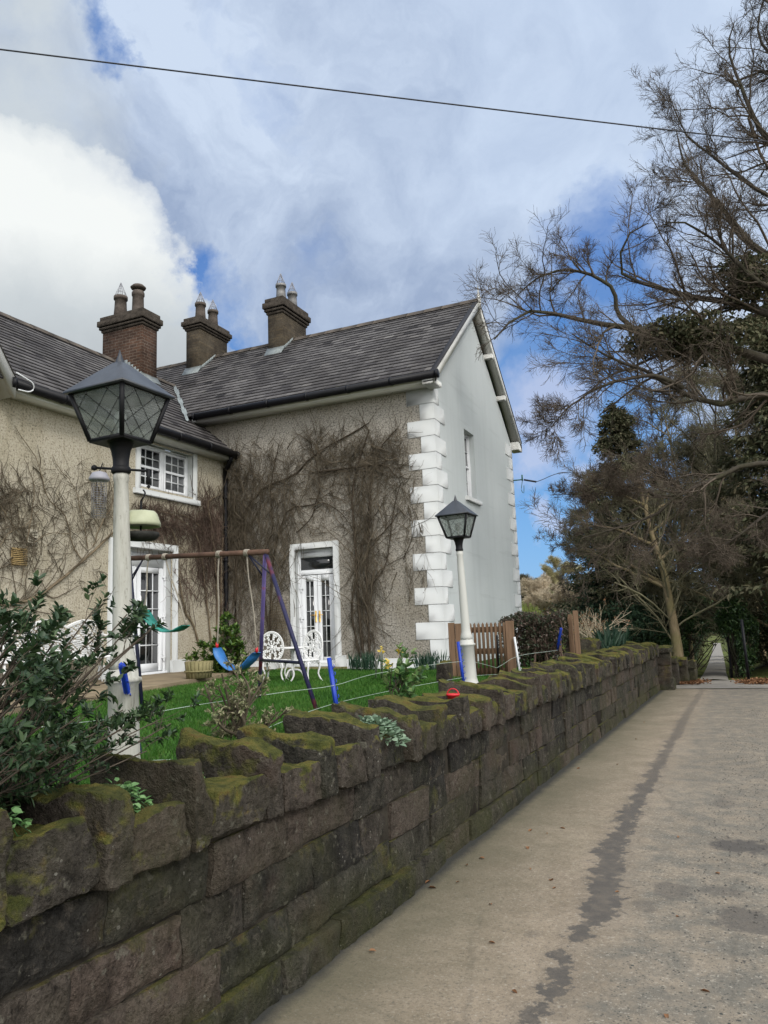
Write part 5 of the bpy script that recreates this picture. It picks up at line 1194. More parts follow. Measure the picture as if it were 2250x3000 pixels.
def scatter_leaves(name, C, D, L, W, mat, parent=None, spread=1.0, tv=None):
    n = len(C); N = unit(RNG.normal(size=(n, 3)) + np.array([0, 0, 0.9])); return leaf_mesh(name, C, D, N, L * RNG.uniform(.6, 1.25, n), W * RNG.uniform(.7, 1.2, n), mat, parent, tv=tv)
hd = thing("hedge", "clipped mixed hedge of bare stems and dark leaves beside the picket gate", "hedge", (-3.2, 13.4, LZ))
rng = np.random.default_rng(21)
n = 46; S0 = np.c_[rng.uniform(-3.62, -2.62, n), rng.uniform(12.95, 13.6, n), np.full(n, LZ)]
P = np.zeros((n, 6, 3)); P[:, 0] = S0
for j in range(1, 6): P[:, j] = P[:, j - 1] + np.c_[rng.normal(0, .05, n), rng.normal(0, .04, n), rng.uniform(.13, .20, n)]
Rr = np.linspace(.017, .006, 6)[None] * rng.uniform(.6, 1.4, (n, 1))
P1, R1 = branch(P, Rr, 9, .15, 1, 55, .42, 4, .3, .15, rng, .5); P2, R2 = branch(P1, R1, 4, .2, 1, 50, .5, 3, .3, .1, rng, .6)
V, F = tubes_join([(P, Rr, 5), (P1, R1, 3), (P2, R2, 3)]); mesh_np("stems", V, F, M_vinered, hd)
n = 9500; C = np.c_[rng.uniform(-3.68, -2.6, n), rng.uniform(12.85, 13.7, n), LZ + .05 + .86 * rng.random(n) ** .75]; C[:, 2] += .05 * np.sin(C[:, 0] * 9) * (C[:, 2] > 1.5)
k = (np.array([mnoise.noise(Vector(c) * 4.5) for c in C]) > -.12) | (C[:, 2] > 1.62); C = C[k]
scatter_leaves("leaves", C, unit(rng.normal(size=C.shape)), .055, .03, M_hedge, hd)
fp = thing("hedge_post", "pair of tall weathered timber posts at the hedge's right end", "post", (-2.6, 13.3, LZ))
for (px_, yy, zt) in ((1693, 13.3, 1.80), (1676, 13.5, 1.74)):
    q = on_y(px_, 1900, yy); MB().bevbox((q[0] - .04, yy - .04, LZ - .1), (q[0] + .04, yy + .04, zt), .008).build("post", M_fence, fp)
sf = thing("slat_fence", "low mossy timber slat fence beyond the far end of the wall", "fence", (-2, 21.5, .8))
for i, px_ in enumerate(np.arange(1818, 1958, 5.2)):
    D = 20.6 + (px_ - 1818) / 140 * 2.0; q = at(px_, 1890, D); zt = 1.6 - (1862 + (px_ - 1818) * .36 - 1815) / CF * D; MB().bevbox((q[0] - .018, q[1] - .01, -.2), (q[0] + .018, q[1] + .012, zt + RNG.normal(0, .015)), .003).build("slat", M_tanwood, sf)
a, b = at(1812, 1890, 20.65), at(1960, 1890, 22.7)
for dz in (.80, 1.02): MB().hexa([a + [0, .02, dz - a[2]], a + [0, .05, dz - a[2]], b + [0, .05, dz - .35 - b[2]], b + [0, .02, dz - .35 - b[2]], a + [0, .02, dz + .06 - a[2]], a + [0, .05, dz + .06 - a[2]], b + [0, .05, dz - .29 - b[2]], b + [0, .02, dz - .29 - b[2]]]).build("rail", M_tanwood, sf)
for px_ in (1812, 1868, 1958): q = at(px_, 1890, 20.6 + (px_ - 1818) / 140 * 2.0); MB().bevbox((q[0] - .05, q[1] - .05, -.2), (q[0] + .05, q[1] + .05, 1.15 - (px_ - 1812) * .0025), .01).build("post", M_oldwood, sf)
q = at(2192, 1975, 21.5); mb = MB().tube([(q[0], q[1], -.1), (q[0] - .02, q[1], 1.52)], 0.035, 8); tag(mb.build("metal_pole", M_black), "slim dark metal pole standing by the lane on the right", "pole")
q = at(2141, 1960, 26); tag(MB().tube([(q[0], q[1], -.9), (q[0], q[1], 1.0)], 0.03, 8).build("metal_pole", M_black), "short dark pole in the shade at the right side of the lane tunnel", "pole")

# red pot on the coping, creeping plants, leaves on the road
q = WP(6.02, -.18, 0.965)
mb = MB().lathe([(.035, 0), (.05, .085), (.056, .086), (.056, .10), (.047, .10), (.03, .01), (0, .01)], q, 14).tube([q + np.array([.05 * math.cos(a), 0, .09 + .05 * math.sin(a)]) for a in np.linspace(0, math.pi, 12)], .005, 5)
tag(mb.build("toy_bucket", M_red), "tiny bright red plastic bucket sitting among the coping stones", "bucket")
def creeper(label, c, rx, ry, n, L, mat, drop=0.0, seed=1):
    r = np.random.default_rng(seed); t = thing("creeping_plant", label, "plant", c, "low leafy plants rooted in the coping")
    a = r.uniform(0, 6.283, n); q = np.sqrt(r.random(n)); P = np.c_[c[0] + rx * q * np.cos(a), c[1] + ry * q * np.sin(a), c[2] + .015 + .07 * (1 - q ** 2) * r.uniform(.4, 1, n) - drop * np.maximum(0, q * np.cos(a)) * .9]
    D = unit(np.c_[np.cos(a), np.sin(a), r.uniform(-.1, .8, n)] + r.normal(0, .35, (n, 3)))
    leaf_mesh("leaves", P, D, unit(np.c_[r.normal(0, .3, (n, 2)), np.ones(n)]), L * r.uniform(.5, 1.2, n), L * .9 * r.uniform(.6, 1.1, n), mat, t, .12, .25)
    S = np.stack([np.tile(np.array(c) + [0, 0, -.01], (n // 3, 1)), (P[:n // 3] + np.array(c)) / 2 + [0, 0, .03], P[:n // 3]], 1); V, F = tubes_np(S, np.full((n // 3, 3), .0022), 3); mesh_np("stems", V, F, M_rose, t); return t
creeper("bright green round leaved plant spilling between the nearest tall coping stones", WP(2.33, -.14, .985), .15, .10, 150, .034, M_creep, .10, 1)
creeper("small bright green plant on the low coping stone at the picture's left edge", WP(1.80, -.10, 1.005), .08, .06, 60, .030, M_creep, .02, 2)
creeper("grey green cushion plant nestling in the coping below the rose bush", WP(4.36, -.06, .99), .17, .19, 330, .042, M_creepgrey, .10, 3)
creeper("sparse weed tuft on the mossy low coping stone in the middle", WP(2.78, -.2, .975), .09, .05, 26, .030, M_creep, 0, 4)
rr_ = np.random.default_rng(31)
LV = [(1254, 2600), (1336, 2585), (1610, 2580), (1600, 2440), (1640, 2425), (1560, 2430), (1262, 2580), (1080, 2785), (1370, 2535), (1420, 2515), (1530, 2285), (1810, 2240), (1885, 2115), (1865, 2165), (1630, 2600), (1440, 2650), (1500, 2900), (1980, 2685), (1815, 2612), (1553, 2543), (1460, 2390), (1700, 2250), (1545, 2480), (1430, 2760), (2050, 2900), (1950, 2970), (2110, 2560), (1990, 2450)]
for (a, b) in LV:
    p = on_z(a, b, .012); L = rr_.uniform(.028, .055); d = np.array([[math.cos(t_ := rr_.uniform(0, 6.28)), math.sin(t_), rr_.uniform(-.05, .15)]])
    V, F = leaves_np(p[None], d, np.array([[rr_.normal(0, .2), rr_.normal(0, .2), 1]]), L, L * .5, .3, .2)
    tag(mesh_np("fallen_leaf", V, F, M_litter, None, [rr_.random()] * 2), "small dry brown leaf lying on the concrete road", "leaf", "dry leaves scattered on the road")
n = 4200; y = rr_.uniform(1.8, 15, n) ** 1.0; xc = np.interp(y, [2, 4, 8, 18], [-.55, -.42, -.33, -.3]); x = xc + np.abs(rr_.normal(.75, .5, n)); s = rr_.uniform(.003, .009, n)
O = np.array([[1, 0, 0], [0, 1, 0], [-1, 0, 0], [0, -1, 0], [0, 0, .8]]); V = (np.c_[x, y, np.full(n, .008)][:, None] + O[None] * s[:, None, None] * rr_.uniform(.6, 1.3, (n, 5, 1))).reshape(-1, 3)
F = (np.arange(n) * 5)[:, None, None] + np.array([[0, 1, 4], [1, 2, 4], [2, 3, 4], [3, 0, 4]])[None]
tag(mesh_np("gravel", V, F.reshape(-1, 3), simple("loose_grit", (0.085, 0.08, 0.072), .9, .2, var=.4, scale=30)), kind="stuff")
n = 2400; a = rr_.random(n) < .55; px_ = np.where(a, rr_.normal(2000, 30, n), rr_.normal(2215, 25, n)); C = []
for q_, l in zip(px_, a): D = rr_.uniform(20.2, 22.5); q = at(q_, 1985, D); C.append((q[0], q[1], float(ground_z(q[0], q[1])) + rr_.uniform(.02, .06)))
C = np.array(C); d = unit(rr_.normal(size=(n, 3)) * [1, 1, .35]); tag(leaf_mesh("leaf_litter", C, d, unit(rr_.normal(size=(n, 3)) * .4 + [0, 0, 1]), np.full(n, .07), np.full(n, .04), M_litter), kind="stuff")
# overhead lines
A, B = on_z(-260, 108, 7.2), on_z(2420, 432, 7.0); mid = on_z(1000, 262, 7.08)
pts = [A + (B - A) * t for t in np.linspace(-.3, 1.2, 40)]; pts = [p + np.array([0, 0, -.10 * (0.25 - (t - .5) ** 2)]) for p, t in zip(pts, np.linspace(0, 1, 40))]
tag(MB().tube(pts, 0.0075, 6).build("overhead_cable", M_cable), "long dark overhead cable crossing the whole sky", "cable")
pts = [np.array([GX + .28, 20.12, 5.46]), np.array([GX + .6, 20.2, 5.38]), on_y(1640, 1386, 22), on_y(1735, 1384, 25), on_y(1900, 1370, 33)]
tag(MB().tube(resample(pts, 30), 0.010, 5).tube([pts[0], pts[1]], .026, 6).build("service_cable", M_cable), "short dark service cable running from the gable corner into the trees", "cable")
# ---------------------------------------------------------------- climbers on the walls
def wallpt_R(x, y, d=.03): p = on_y(x, y, FY - d); return p
def wallpt_L(x, y, d=.03): p = on_x(x, y, LX + d); return p
def press(P, axis, val, sign, lo=.012, hi=.16):
    """keep strands hugging a wall: squeeze the offset from it"""
    d = (P[..., axis] - val) * sign; P[..., axis] = val + sign * np.clip(lo + np.abs(d - lo) * .45, lo, hi); return P
def vine(label, fn, stems, r0, axis, val, sign, rng, per1, per2, patches, mats, strands_len=.55):
    t = thing("climbing_vine", label, "climber", tuple(np.array(fn(*stems[0][0])) * [1, 1, 0] + [0, 0, LZ]))
    Ps, Rs = [], []
    for pts, r in zip(stems, r0):
        p = resample([fn(*q, .05) for q in pts], 22); p += np.cumsum(rng.normal(0, .012, p.shape), 0) * np.linspace(0, 1, 22)[:, None] * .5; p[:, axis] = val + sign * (.025 + .03 * rng.random(22)); Ps.append(p); Rs.append(np.linspace(r, r * .4, 22) * rng.uniform(.85, 1.15, 22))
    P, R = np.array(Ps), np.array(Rs)
    V, F = tubes_join([(P, R, 7)]); mesh_np("stem", V, F, mats[0], t, smooth=True)
    P1, R1 = branch(P, np.maximum(R, .006), per1, .1, 1, 38, .30, 9, .22, .18, rng, .45, taper=.4); P1 = press(P1, axis, val, sign)
    P2, R2 = branch(P1, R1, per2, .1, 1, 45, .45, 6, .3, .12, rng, .6, taper=.4, minlen=.15); P2 = press(P2, axis, val, sign)
    S, SR = [], []
    for (x0, x1, y0, y1, n, ln, vert) in patches:
        q = np.array([fn(rng.uniform(x0, x1), y0 + (y1 - y0) * rng.beta(1.6, 1.6), rng.uniform(.02, .10)) for _ in range(n)])
        d = rng.normal(size=(n, 3)); d[:, axis] *= .3; d[:, 2] = d[:, 2] * (1 - vert) + vert * 2.2 * np.where(rng.random(n) < .5, 1, -1); d = unit(d)
        C = np.zeros((n, 7, 3)); C[:, 0] = q; st = (ln * rng.uniform(.4, 1.3, n) / 6)[:, None]
        for j in range(1, 7): d = unit(d + rng.normal(0, .22, (n, 3)) + [0, 0, .02]); C[:, j] = C[:, j - 1] + d * st
        S.append(press(C, axis, val, sign)); SR.append((rng.gamma(2.2, .0016, n) + .0015)[:, None] * np.linspace(1, .45, 7)[None])
    lst = [(P1, np.minimum(R1, .010), 4), (P2, np.minimum(R2, .006), 3)] + [(a, b, 3) for a, b in zip(S, SR)]
    V, F = tubes_join(lst); mesh_np("twigs", V, F, mats[1], t); return t
M_vinedark = simple('dark_vine_wood', (0.050, 0.039, 0.028), 0.95, 0.1, var=.4, scale=4, bump=.4)
rng = np.random.default_rng(41)
vine("broad tangle of bare brown creeper covering the grey wall around the narrow white door", wallpt_R,
     [[(1066, 1935), (1048, 1750), (1040, 1600), (1032, 1450), (1046, 1370), (1082, 1255)], [(1082, 1925), (1074, 1700), (1082, 1500), (1088, 1380), (1120, 1300), (1165, 1250)], [(1080, 1725), (1130, 1650), (1152, 1500), (1176, 1405), (1150, 1375)],
      [(695, 1930), (690, 1750), (702, 1550), (760, 1440), (862, 1390), (922, 1330), (1078, 1240)], [(790, 1900), (798, 1650), (840, 1500), (922, 1478), (932, 1400), (905, 1290)], [(868, 1560), (910, 1520), (935, 1470), (1000, 1500), (1040, 1560)], [(930, 1382), (1012, 1374), (1122, 1366), (1160, 1400)],
      [(1052, 1925), (1030, 1780), (1052, 1640), (1078, 1480), (1062, 1380)], [(1095, 1585), (1150, 1530), (1172, 1480)], [(672, 1560), (720, 1510), (740, 1420), (730, 1330)], [(805, 1930), (780, 1800), (770, 1640), (800, 1540), (795, 1430), (820, 1300)], [(1180, 1640), (1205, 1580), (1215, 1520), (1195, 1440)]],
     [.034, .028, .014, .032, .024, .014, .024, .022, .012, .016, .020, .008], 1, FY, -1, rng, 10, 2.2,
     [(660, 1180, 1290, 1480, 800, .65, .45), (890, 1180, 1250, 1420, 560, .5, .5), (680, 860, 1390, 1700, 620, .9, .8), (1036, 1096, 1400, 1930, 480, .9, .8), (665, 850, 1600, 1930, 260, .9, .85), (870, 1040, 1420, 1580, 110, .5, .4), (1100, 1210, 1300, 1700, 90, .7, .6), (1185, 1240, 1350, 1800, 60, .6, .8), (655, 715, 1370, 1760, 520, .8, .6)], (M_vinedark, M_vine))
vine("sparse creeper with one thick arching grey stem, left of the french doors", wallpt_L,
     [[(-40, 1772), (60, 1766), (140, 1730), (232, 1655), (302, 1590), (350, 1552), (425, 1545)], [(244, 1645), (212, 1591), (206, 1547), (188, 1503), (141, 1453), (123, 1385), (109, 1338), (68, 1279), (44, 1241)], [(259, 1607), (250, 1560), (236, 1497), (218, 1432), (182, 1385), (152, 1336)],
      [(-20, 1400), (10, 1490), (58, 1560), (78, 1592)], [(78, 1590), (100, 1475), (98, 1415), (72, 1350)], [(100, 1590), (150, 1560), (205, 1560), (265, 1540)], [(80, 1600), (72, 1660), (60, 1720)], [(275, 1600), (300, 1530), (325, 1490), (330, 1440), (300, 1360)], [(-10, 1620), (30, 1560), (80, 1540), (120, 1500)]],
     [.030, .013, .010, .012, .010, .007, .008, .012, .009], 0, LX, 1, rng, 7, 1.6,
     [(-10, 130, 1380, 1700, 230, .5, .3), (90, 260, 1340, 1640, 150, .5, .4), (260, 340, 1400, 1560, 150, .4, .5), (-10, 60, 1400, 1560, 120, .4, .4), (60, 320, 1600, 1760, 40, .4, .4)], (M_vinegrey, M_vine))
vine("thick reddish creeper climbing the cream wall between the french doors and the downpipe", wallpt_L,
     [[(586, 1890), (566, 1825), (545, 1790), (527, 1693), (520, 1600), (500, 1545), (440, 1540)], [(640, 1900), (636, 1700), (622, 1560), (610, 1470), (650, 1440)], [(620, 1880), (600, 1700), (580, 1580), (520, 1520), (460, 1500)], [(652, 1900), (648, 1650), (655, 1500), (640, 1420)], [(520, 1600), (590, 1650), (650, 1745), (700, 1730)], [(600, 1560), (560, 1520), (470, 1490)]],
     [.020, .030, .018, .024, .009, .012], 0, LX, 1, rng, 14, 3.0,
     [(420, 650, 1490, 1600, 950, .42, .3), (580, 655, 1430, 1720, 650, .55, .65), (520, 640, 1600, 1800, 200, .5, .5), (395, 480, 1470, 1530, 160, .3, .3)], (M_vinegrey, M_vinered))
# wire netting fixed for the creeper beside the narrow door
mb = MB(); x0, x1 = on_y(795, 1800, FY)[0], on_y(842, 1800, FY)[0]; z0, z1 = on_y(820, 1880, FY)[2], on_y(820, 1760, FY)[2]
for x in np.linspace(x0, x1, 10): mb.tube([(x, FY - .05, z0), (x, FY - .05, z1)], .005, 4)
for z in np.linspace(z0, z1, 16): mb.tube([(x0, FY - .056, z), (x1, FY - .056, z)], .005, 4)
tag(mb.build("trellis_netting", M_vinegrey), "square of climbing net on the grey wall left of the narrow white door", "trellis")

# ---------------------------------------------------------------- shrubs
def shrub(label, cat, base, stems, rad, rng, lv, leafL, leafW, leafmat, stemmat, perL=22, k1=(7, 45, .35), grp=None, name="shrub", leafspread=.9, up=.25, fold=.2):
    t = thing(name, label, cat, tuple(base), grp)
    P = np.array([resample(s, 12) for s in stems]); R = np.array([np.linspace(r, r * .35, 12) for r in rad])
    lst = [(P, R, 6)]; cur, curR = P, R
    for (per, ang, ratio) in lv:
        cur, curR = branch(cur, curR, per, .25, 1.0, ang, ratio, 5, .16, up, rng, .6, taper=.45, minlen=.05); lst.append((cur, curR, 4))
    V, F = tubes_join(lst); mesh_np("stems", V, F, stemmat, t)
    N = len(cur); cnt = perL; idx = np.repeat(np.arange(N), cnt); f = rng.uniform(.15, 1, len(idx)) * 4; i0 = np.clip(f.astype(int), 0, 3); fr = (f - i0)[:, None]
    C = cur[idx, i0] * (1 - fr) + cur[idx, i0 + 1] * fr; T = unit(cur[idx, i0 + 1] - cur[idx, i0]); Q = unit(np.cross(T, rng.normal(size=C.shape)))
    D = unit(T * .75 + Q * leafspread + [0, 0, .15]); Nn = unit(T * .6 - Q * .5 + rng.normal(0, .35, C.shape) + [0, 0, .7])
    leaf_mesh("leaves", C, D, Nn, leafL * rng.uniform(.6, 1.2, len(C)), leafW * rng.uniform(.7, 1.2, len(C)), leafmat, t, fold, .15); return t
rng = np.random.default_rng(51)
HD = lambda x, y, D: at(x, y, D)
base = np.array([-2.85, 1.75, LZ])
tips = [(-30, 1790, 2.9), (20, 1860, 2.9), (70, 1800, 3.1), (118, 1835, 3.1), (160, 1880, 3.0), (215, 1900, 3.2), (283, 1775, 3.3), (300, 1850, 3.4), (372, 1800, 3.5), (350, 1870, 3.3), (-60, 1850, 2.7), (20, 1900, 2.7), (90, 1920, 2.8), (160, 1950, 2.9), (230, 1960, 3.0), (290, 1940, 3.2), (60, 1990, 2.7), (-20, 2010, 2.6), (140, 2030, 2.8), (210, 2030, 3.0), (20, 1850, 2.8), (100, 1860, 2.9), (455, 1830, 3.6), (410, 1870, 3.5), (330, 1935, 3.3), (120, 1990, 2.6), (40, 1950, 2.5), (190, 1920, 2.8)]
st = []
for (a, b, D) in tips:
    tp = HD(a, b, D); b0 = base + rng.normal(0, .10, 3) * [1, 1, .0]; st.append([b0, b0 * .6 + tp * .4 + np.array([0, 0, .02]) + rng.normal(0, .03, 3), b0 * .25 + tp * .75 + np.array([0, 0, -.03]), tp])
shrub("big dark green evergreen shrub in front of the bench, behind the nearest coping", "shrub", base, st, [.008] * len(st), rng, [(6, 42, .26), (3.2, 40, .42)], .036, .0155, M_holly, M_twig, 10, name="evergreen_shrub", up=.30)
low = [(120, 2130, 2.6), (200, 2120, 2.8), (260, 2170, 2.9), (330, 2120, 3.2), (400, 2150, 3.3), (465, 2110, 3.5), (500, 2120, 3.6), (430, 2200, 3.4), (330, 2200, 3.1), (220, 2210, 2.8), (100, 2180, 2.6), (300, 2060, 3.1), (360, 2080, 3.3), (180, 2165, 2.7), (270, 2130, 2.9), (310, 2160, 3.0), (380, 2120, 3.2), (240, 2090, 2.9)]
st = []
for (a, b, D) in low:
    tp = HD(a, b, D); b0 = np.array([-2.78, 1.70, LZ + .02]) + rng.normal(0, .06, 3) * [1, 1, 0]; st.append([b0, b0 * .5 + tp * .5 - np.array([0, 0, .015]) + rng.normal(0, .02, 3), tp])
shrub("low spreading arm of dark green foliage lying across the nearest lamp post's foot", "shrub", (-2.78, 1.70, LZ), st, [.0065] * len(st), rng, [(9, 38, .24), (3.0, 38, .45)], .034, .012, M_holly, M_twig, 10, name="evergreen_shrub", up=.20)
b2 = np.array([-3.42, 4.90, LZ]); tips = [(640, 2010), (600, 2005), (675, 1945), (700, 1960), (745, 1990), (770, 2000), (650, 1975), (720, 2020), (815, 2085), (840, 2080), (800, 2110), (690, 2060), (640, 2080), (760, 2120), (700, 2130), (660, 2150), (620, 2140), (740, 2160), (690, 2165), (640, 2165), (770, 2150)]
st = []
for (a, b) in tips:
    tp = at(a, b, rng.uniform(5.75, 6.2)); b0 = b2 + rng.normal(0, .03, 3) * [1, 1, 0]; st.append([b0, b0 * .5 + tp * .5 + rng.normal(0, .05, 3), tp])
shrub("open cream variegated shrub with crooked stems on the lawn before the swing set", "shrub", b2, st, [.016] * len(st), rng, [(7, 55, .30), (2.8, 50, .5)], .034, .012, M_varieg, M_vine, 8, name="variegated_shrub", up=.15)
b3 = np.array([-2.90, 6.75, LZ]); st = []
for (a, b) in [(1150, 1945), (1175, 1910), (1200, 1925), (1225, 1960), (1235, 1985), (1165, 1970), (1190, 1960), (1135, 1990), (1210, 2000), (1185, 2020), (1160, 2030), (1215, 2040), (1180, 1985)]:
    tp = at(a, b, rng.uniform(7.2, 7.55)); b0 = b3 + rng.normal(0, .04, 3) * [1, 1, 0]; st.append([b0, b0 * .5 + tp * .5 + rng.normal(0, .04, 3), tp])
rs_ = shrub("fresh green large leaved rose bush with pale buds in front of the grey wall", "shrub", b3, st, [.009] * len(st), rng, [(4.5, 50, .38)], .072, .048, M_rose, M_vine, 5, name="rose_bush")
for a, b in ((1117, 1905), (1133, 1940), (1140, 1950), (1172, 1908)): C = at(a, b, 7.3) + rng.normal(0, .012, (14, 3)); leaf_mesh("bud", C, unit(rng.normal(size=C.shape) + [0, 0, .4]), unit(rng.normal(size=C.shape)), np.full(14, .03), np.full(14, .018), M_yellow, rs_)
pot = thing("planter", "round mossy timber planter by the cream wall", "planter", (-9.05, 11.55, LZ + .07)); pc = on_z(566, 1988, LZ + .07); 
mb = MB()
for k in range(20):
    a0, a1 = k / 20 * 6.283, (k + 1) / 20 * 6.283 - .02; q = lambda a, r, z: (pc[0] + r * math.cos(a), pc[1] + .15 + r * math.sin(a), LZ + .07 + z)
    mb.hexa([q(a0, .17, 0), q(a0, .205, 0), q(a1, .205, 0), q(a1, .17, 0), q(a0, .20, .27), q(a0, .235, .27), q(a1, .235, .27), q(a1, .20, .27)])
mb.build("stave", M_tanwood, pot); MB().lathe([(.235, .10), (.240, .10), (.243, .125), (.236, .125)], (pc[0], pc[1] + .15, LZ + .07), 24).build("hoop", M_tanwood, pot); MB().lathe([(0, .23), (.2, .23)], (pc[0], pc[1] + .15, LZ + .07), 16).build("soil", M_mortar, pot)
b4 = np.array([-8.9, 12.3, LZ + .06]); st = []
for (a, b) in [(600, 1900), (640, 1870), (665, 1840), (690, 1815), (700, 1850), (720, 1880), (680, 1890), (650, 1920), (620, 1940), (585, 1925), (700, 1930), (720, 1950), (670, 1960), (640, 1965), (700, 1975), (655, 1860), (690, 1870), (560, 1935), (600, 1955), (625, 1900)]:
    tp = at(a, b, rng.uniform(14.3, 15.2)); b0 = b4 + rng.normal(0, .08, 3) * [1, 1, 0]; st.append([b0, b0 * .5 + tp * .5 + rng.normal(0, .06, 3), tp])
shrub("bushy yellow green rhododendron in the corner beside the planter", "shrub", b4, st, [.014] * len(st), rng, [(7, 48, .36), (2.5, 45, .5)], .105, .045, M_potted, M_vine, 8, name="rhododendron")
for lab, x0, x1, yy, n in (("clump of blue green daffodil leaves under the grey wall right of the narrow door", 1022, 1098, 13.2, 120), ("clump of blue green daffodil leaves at the foot of the white quoins", 1222, 1290, 12.9, 100)):
    xa, xb_ = on_y(x0, 1950, yy)[0], on_y(x1, 1950, yy)[0]; C = np.c_[rng.uniform(xa, xb_, n), rng.uniform(yy - .18, yy + .25, n), np.full(n, LZ)]
    D = unit(np.c_[rng.normal(0, .22, (n, 2)), np.ones(n)]); V, F = leaves_np(C, D, unit(rng.normal(size=(n, 3))), rng.uniform(.22, .40, n), np.full(n, .02), .2, .12); tag(mesh_np("daffodil_clump", V, F, M_daff, None, np.r_[(t_ := rng.random(n)), t_]), lab, "plant", "daffodil leaf clumps")
C = np.c_[rng.uniform(-2.75, -2.35, 260), rng.uniform(16.5, 19.0, 260), np.full(260, LZ)]; D = unit(np.c_[rng.normal(0, .4, (260, 2)), np.ones(260)]); V, F = leaves_np(C, D, unit(rng.normal(size=(260, 3))), rng.uniform(.3, .75, 260), np.full(260, .035), .2, .2)
tag(mesh_np("iris_clump", V, F, M_daff, None, np.r_[(t_ := rng.random(260)), t_]), "tall spiky green leaf clump behind the wall right of the hedge posts", "plant")

# ---------------------------------------------------------------- trees
def build_tree(label, name, cat, base, limbs, lv, rng, mb_, mt_, grp=None, sides=(9, 5, 4, 3), droop=0.0, buds=None):
    """limbs: list of (polyline, r0, r1); lv: list of branch() settings per level"""
    t = thing(name, label, cat, tuple(base), grp); P = np.array([resample(l[0], 16) for l in limbs]); R = np.array([np.linspace(l[1], l[2], 16) for l in limbs])
    P[1:, 1:] += np.cumsum(rng.normal(0, .03, P[1:, 1:].shape), 1) * .5
    V, F = tubes_join([(P[:1], R[:1], sides[0])]); mesh_np("trunk", V, F, mb_, t, smooth=True)
    if len(P) > 1: V, F = tubes_join([(P[1:], R[1:], 7)]); mesh_np("limbs", V, F, mb_, t, smooth=True)
    lst = []; cur, cR = P, R
    for i, s in enumerate(lv):
        cur, cR = branch(cur, cR, s['per'], s.get('t0', .15), 1.0, s['ang'], s['ratio'], s.get('k', 6), s['wob'], s['up'], rng, s.get('rr', .55), minlen=s.get('min', .1), taper=s.get('taper', .3), lenabs=s.get('len'), tpow=s.get('tp', 1.0))
        cR = np.clip(cR, s.get('rmin', .003), s.get('rmax', 1)) * np.linspace(1, s.get('taper', .4), cR.shape[1])[None] ** .0
        lst.append((cur, cR, 4 if i == 0 else 3))
    V, F = tubes_join(lst); mesh_np("twigs", V, F, mt_, t)
    if buds: 
        c = cur[:, -1]; n = len(c); leaf_mesh("buds", c, unit(cur[:, -1] - cur[:, -2]), unit(rng.normal(size=(n, 3))), np.full(n, buds[0]), np.full(n, buds[1]), buds[2], t)
    return t
rng = np.random.default_rng(61)
B = np.array([2.75, 17.0, 0.0])
def path(*q): return [at(a, b, D) for a, b, D in q]
trunk = ([B, B + [.05, .1, 3], B + [-.1, .2, 6.5], B + [.1, .2, 10], B + [0, .3, 14]], .46, .10)
limbs = [trunk,
 (path((2563, 1150, 17.2), (2250, 1060, 16.8), (2050, 1010, 16.3), (1882, 977, 16.0), (1720, 945, 15.6), (1567, 917, 15.0), (1500, 945, 14.8), (1450, 1000, 14.6)), .13, .014),
 (path((2563, 1050, 17.2), (2250, 920, 16.8), (2100, 880, 16.6), (2028, 868, 16.4), (1838, 814, 15.8), (1811, 760, 15.7), (1830, 690, 15.6), (1893, 645, 15.7)), .11, .012),
 (path((1870, 972, 15.95), (1811, 922, 15.8), (1800, 846, 15.6), (1720, 805, 15.4), (1640, 800, 15.2), (1570, 830, 15.0), (1520, 880, 14.9)), .055, .010),
 (path((2563, 1250, 17.2), (2250, 1154, 16.6), (2119, 1182, 16.2), (1992, 1132, 15.8), (1892, 1069, 15.5), (1820, 1049, 15.2), (1733, 992, 15.0), (1690, 960, 14.9)), .10, .012),
 (path((2000, 1136, 15.8), (1912, 1105, 15.5), (1810, 1125, 15.2), (1718, 1166, 15.0), (1660, 1210, 14.9), (1620, 1260, 14.8)), .05, .009),
 (path((2563, 1420, 17.2), (2250, 1350, 16.8), (2080, 1400, 16.4), (1984, 1443, 16.0), (1912, 1504, 15.8), (1800, 1540, 15.6), (1690, 1575, 15.4)), .075, .010),
 (path((2000, 1440, 16.1), (1953, 1458, 16.0), (1870, 1440, 15.8), (1790, 1422, 15.6), (1720, 1440, 15.4)), .045, .008),
 (path((2563, 850, 17.2), (2250, 740, 17.2), (2150, 640, 17.1), (2080, 560, 17.0), (2010, 480, 16.9), (1985, 380, 16.8)), .10, .012),
 (path((2563, 600, 17.2), (2350, 480, 17.4), (2250, 400, 17.4), (2180, 250, 17.3), (2140, 150, 17.2), (2160, 70, 17.2)), .10, .012),
 (path((2563, 750, 17.2), (2250, 580, 17.6), (2120, 500, 17.6), (2020, 420, 17.5), (1975, 330, 17.4)), .08, .010),
 (path((2563, 950, 17.2), (2250, 830, 16.4), (2100, 700, 16.0), (2000, 640, 15.6), (1920, 660, 15.4)), .08, .010),
 (path((2563, 500, 17.2), (2420, 350, 17.4), (2300, 200, 17.4), (2230, 100, 17.4), (2240, 0, 17.4)), .09, .012),
 (path((2563, 1500, 17.2), (2300, 1480, 16.6), (2150, 1560, 16.2), (2050, 1620, 16.0)), .06, .010)]
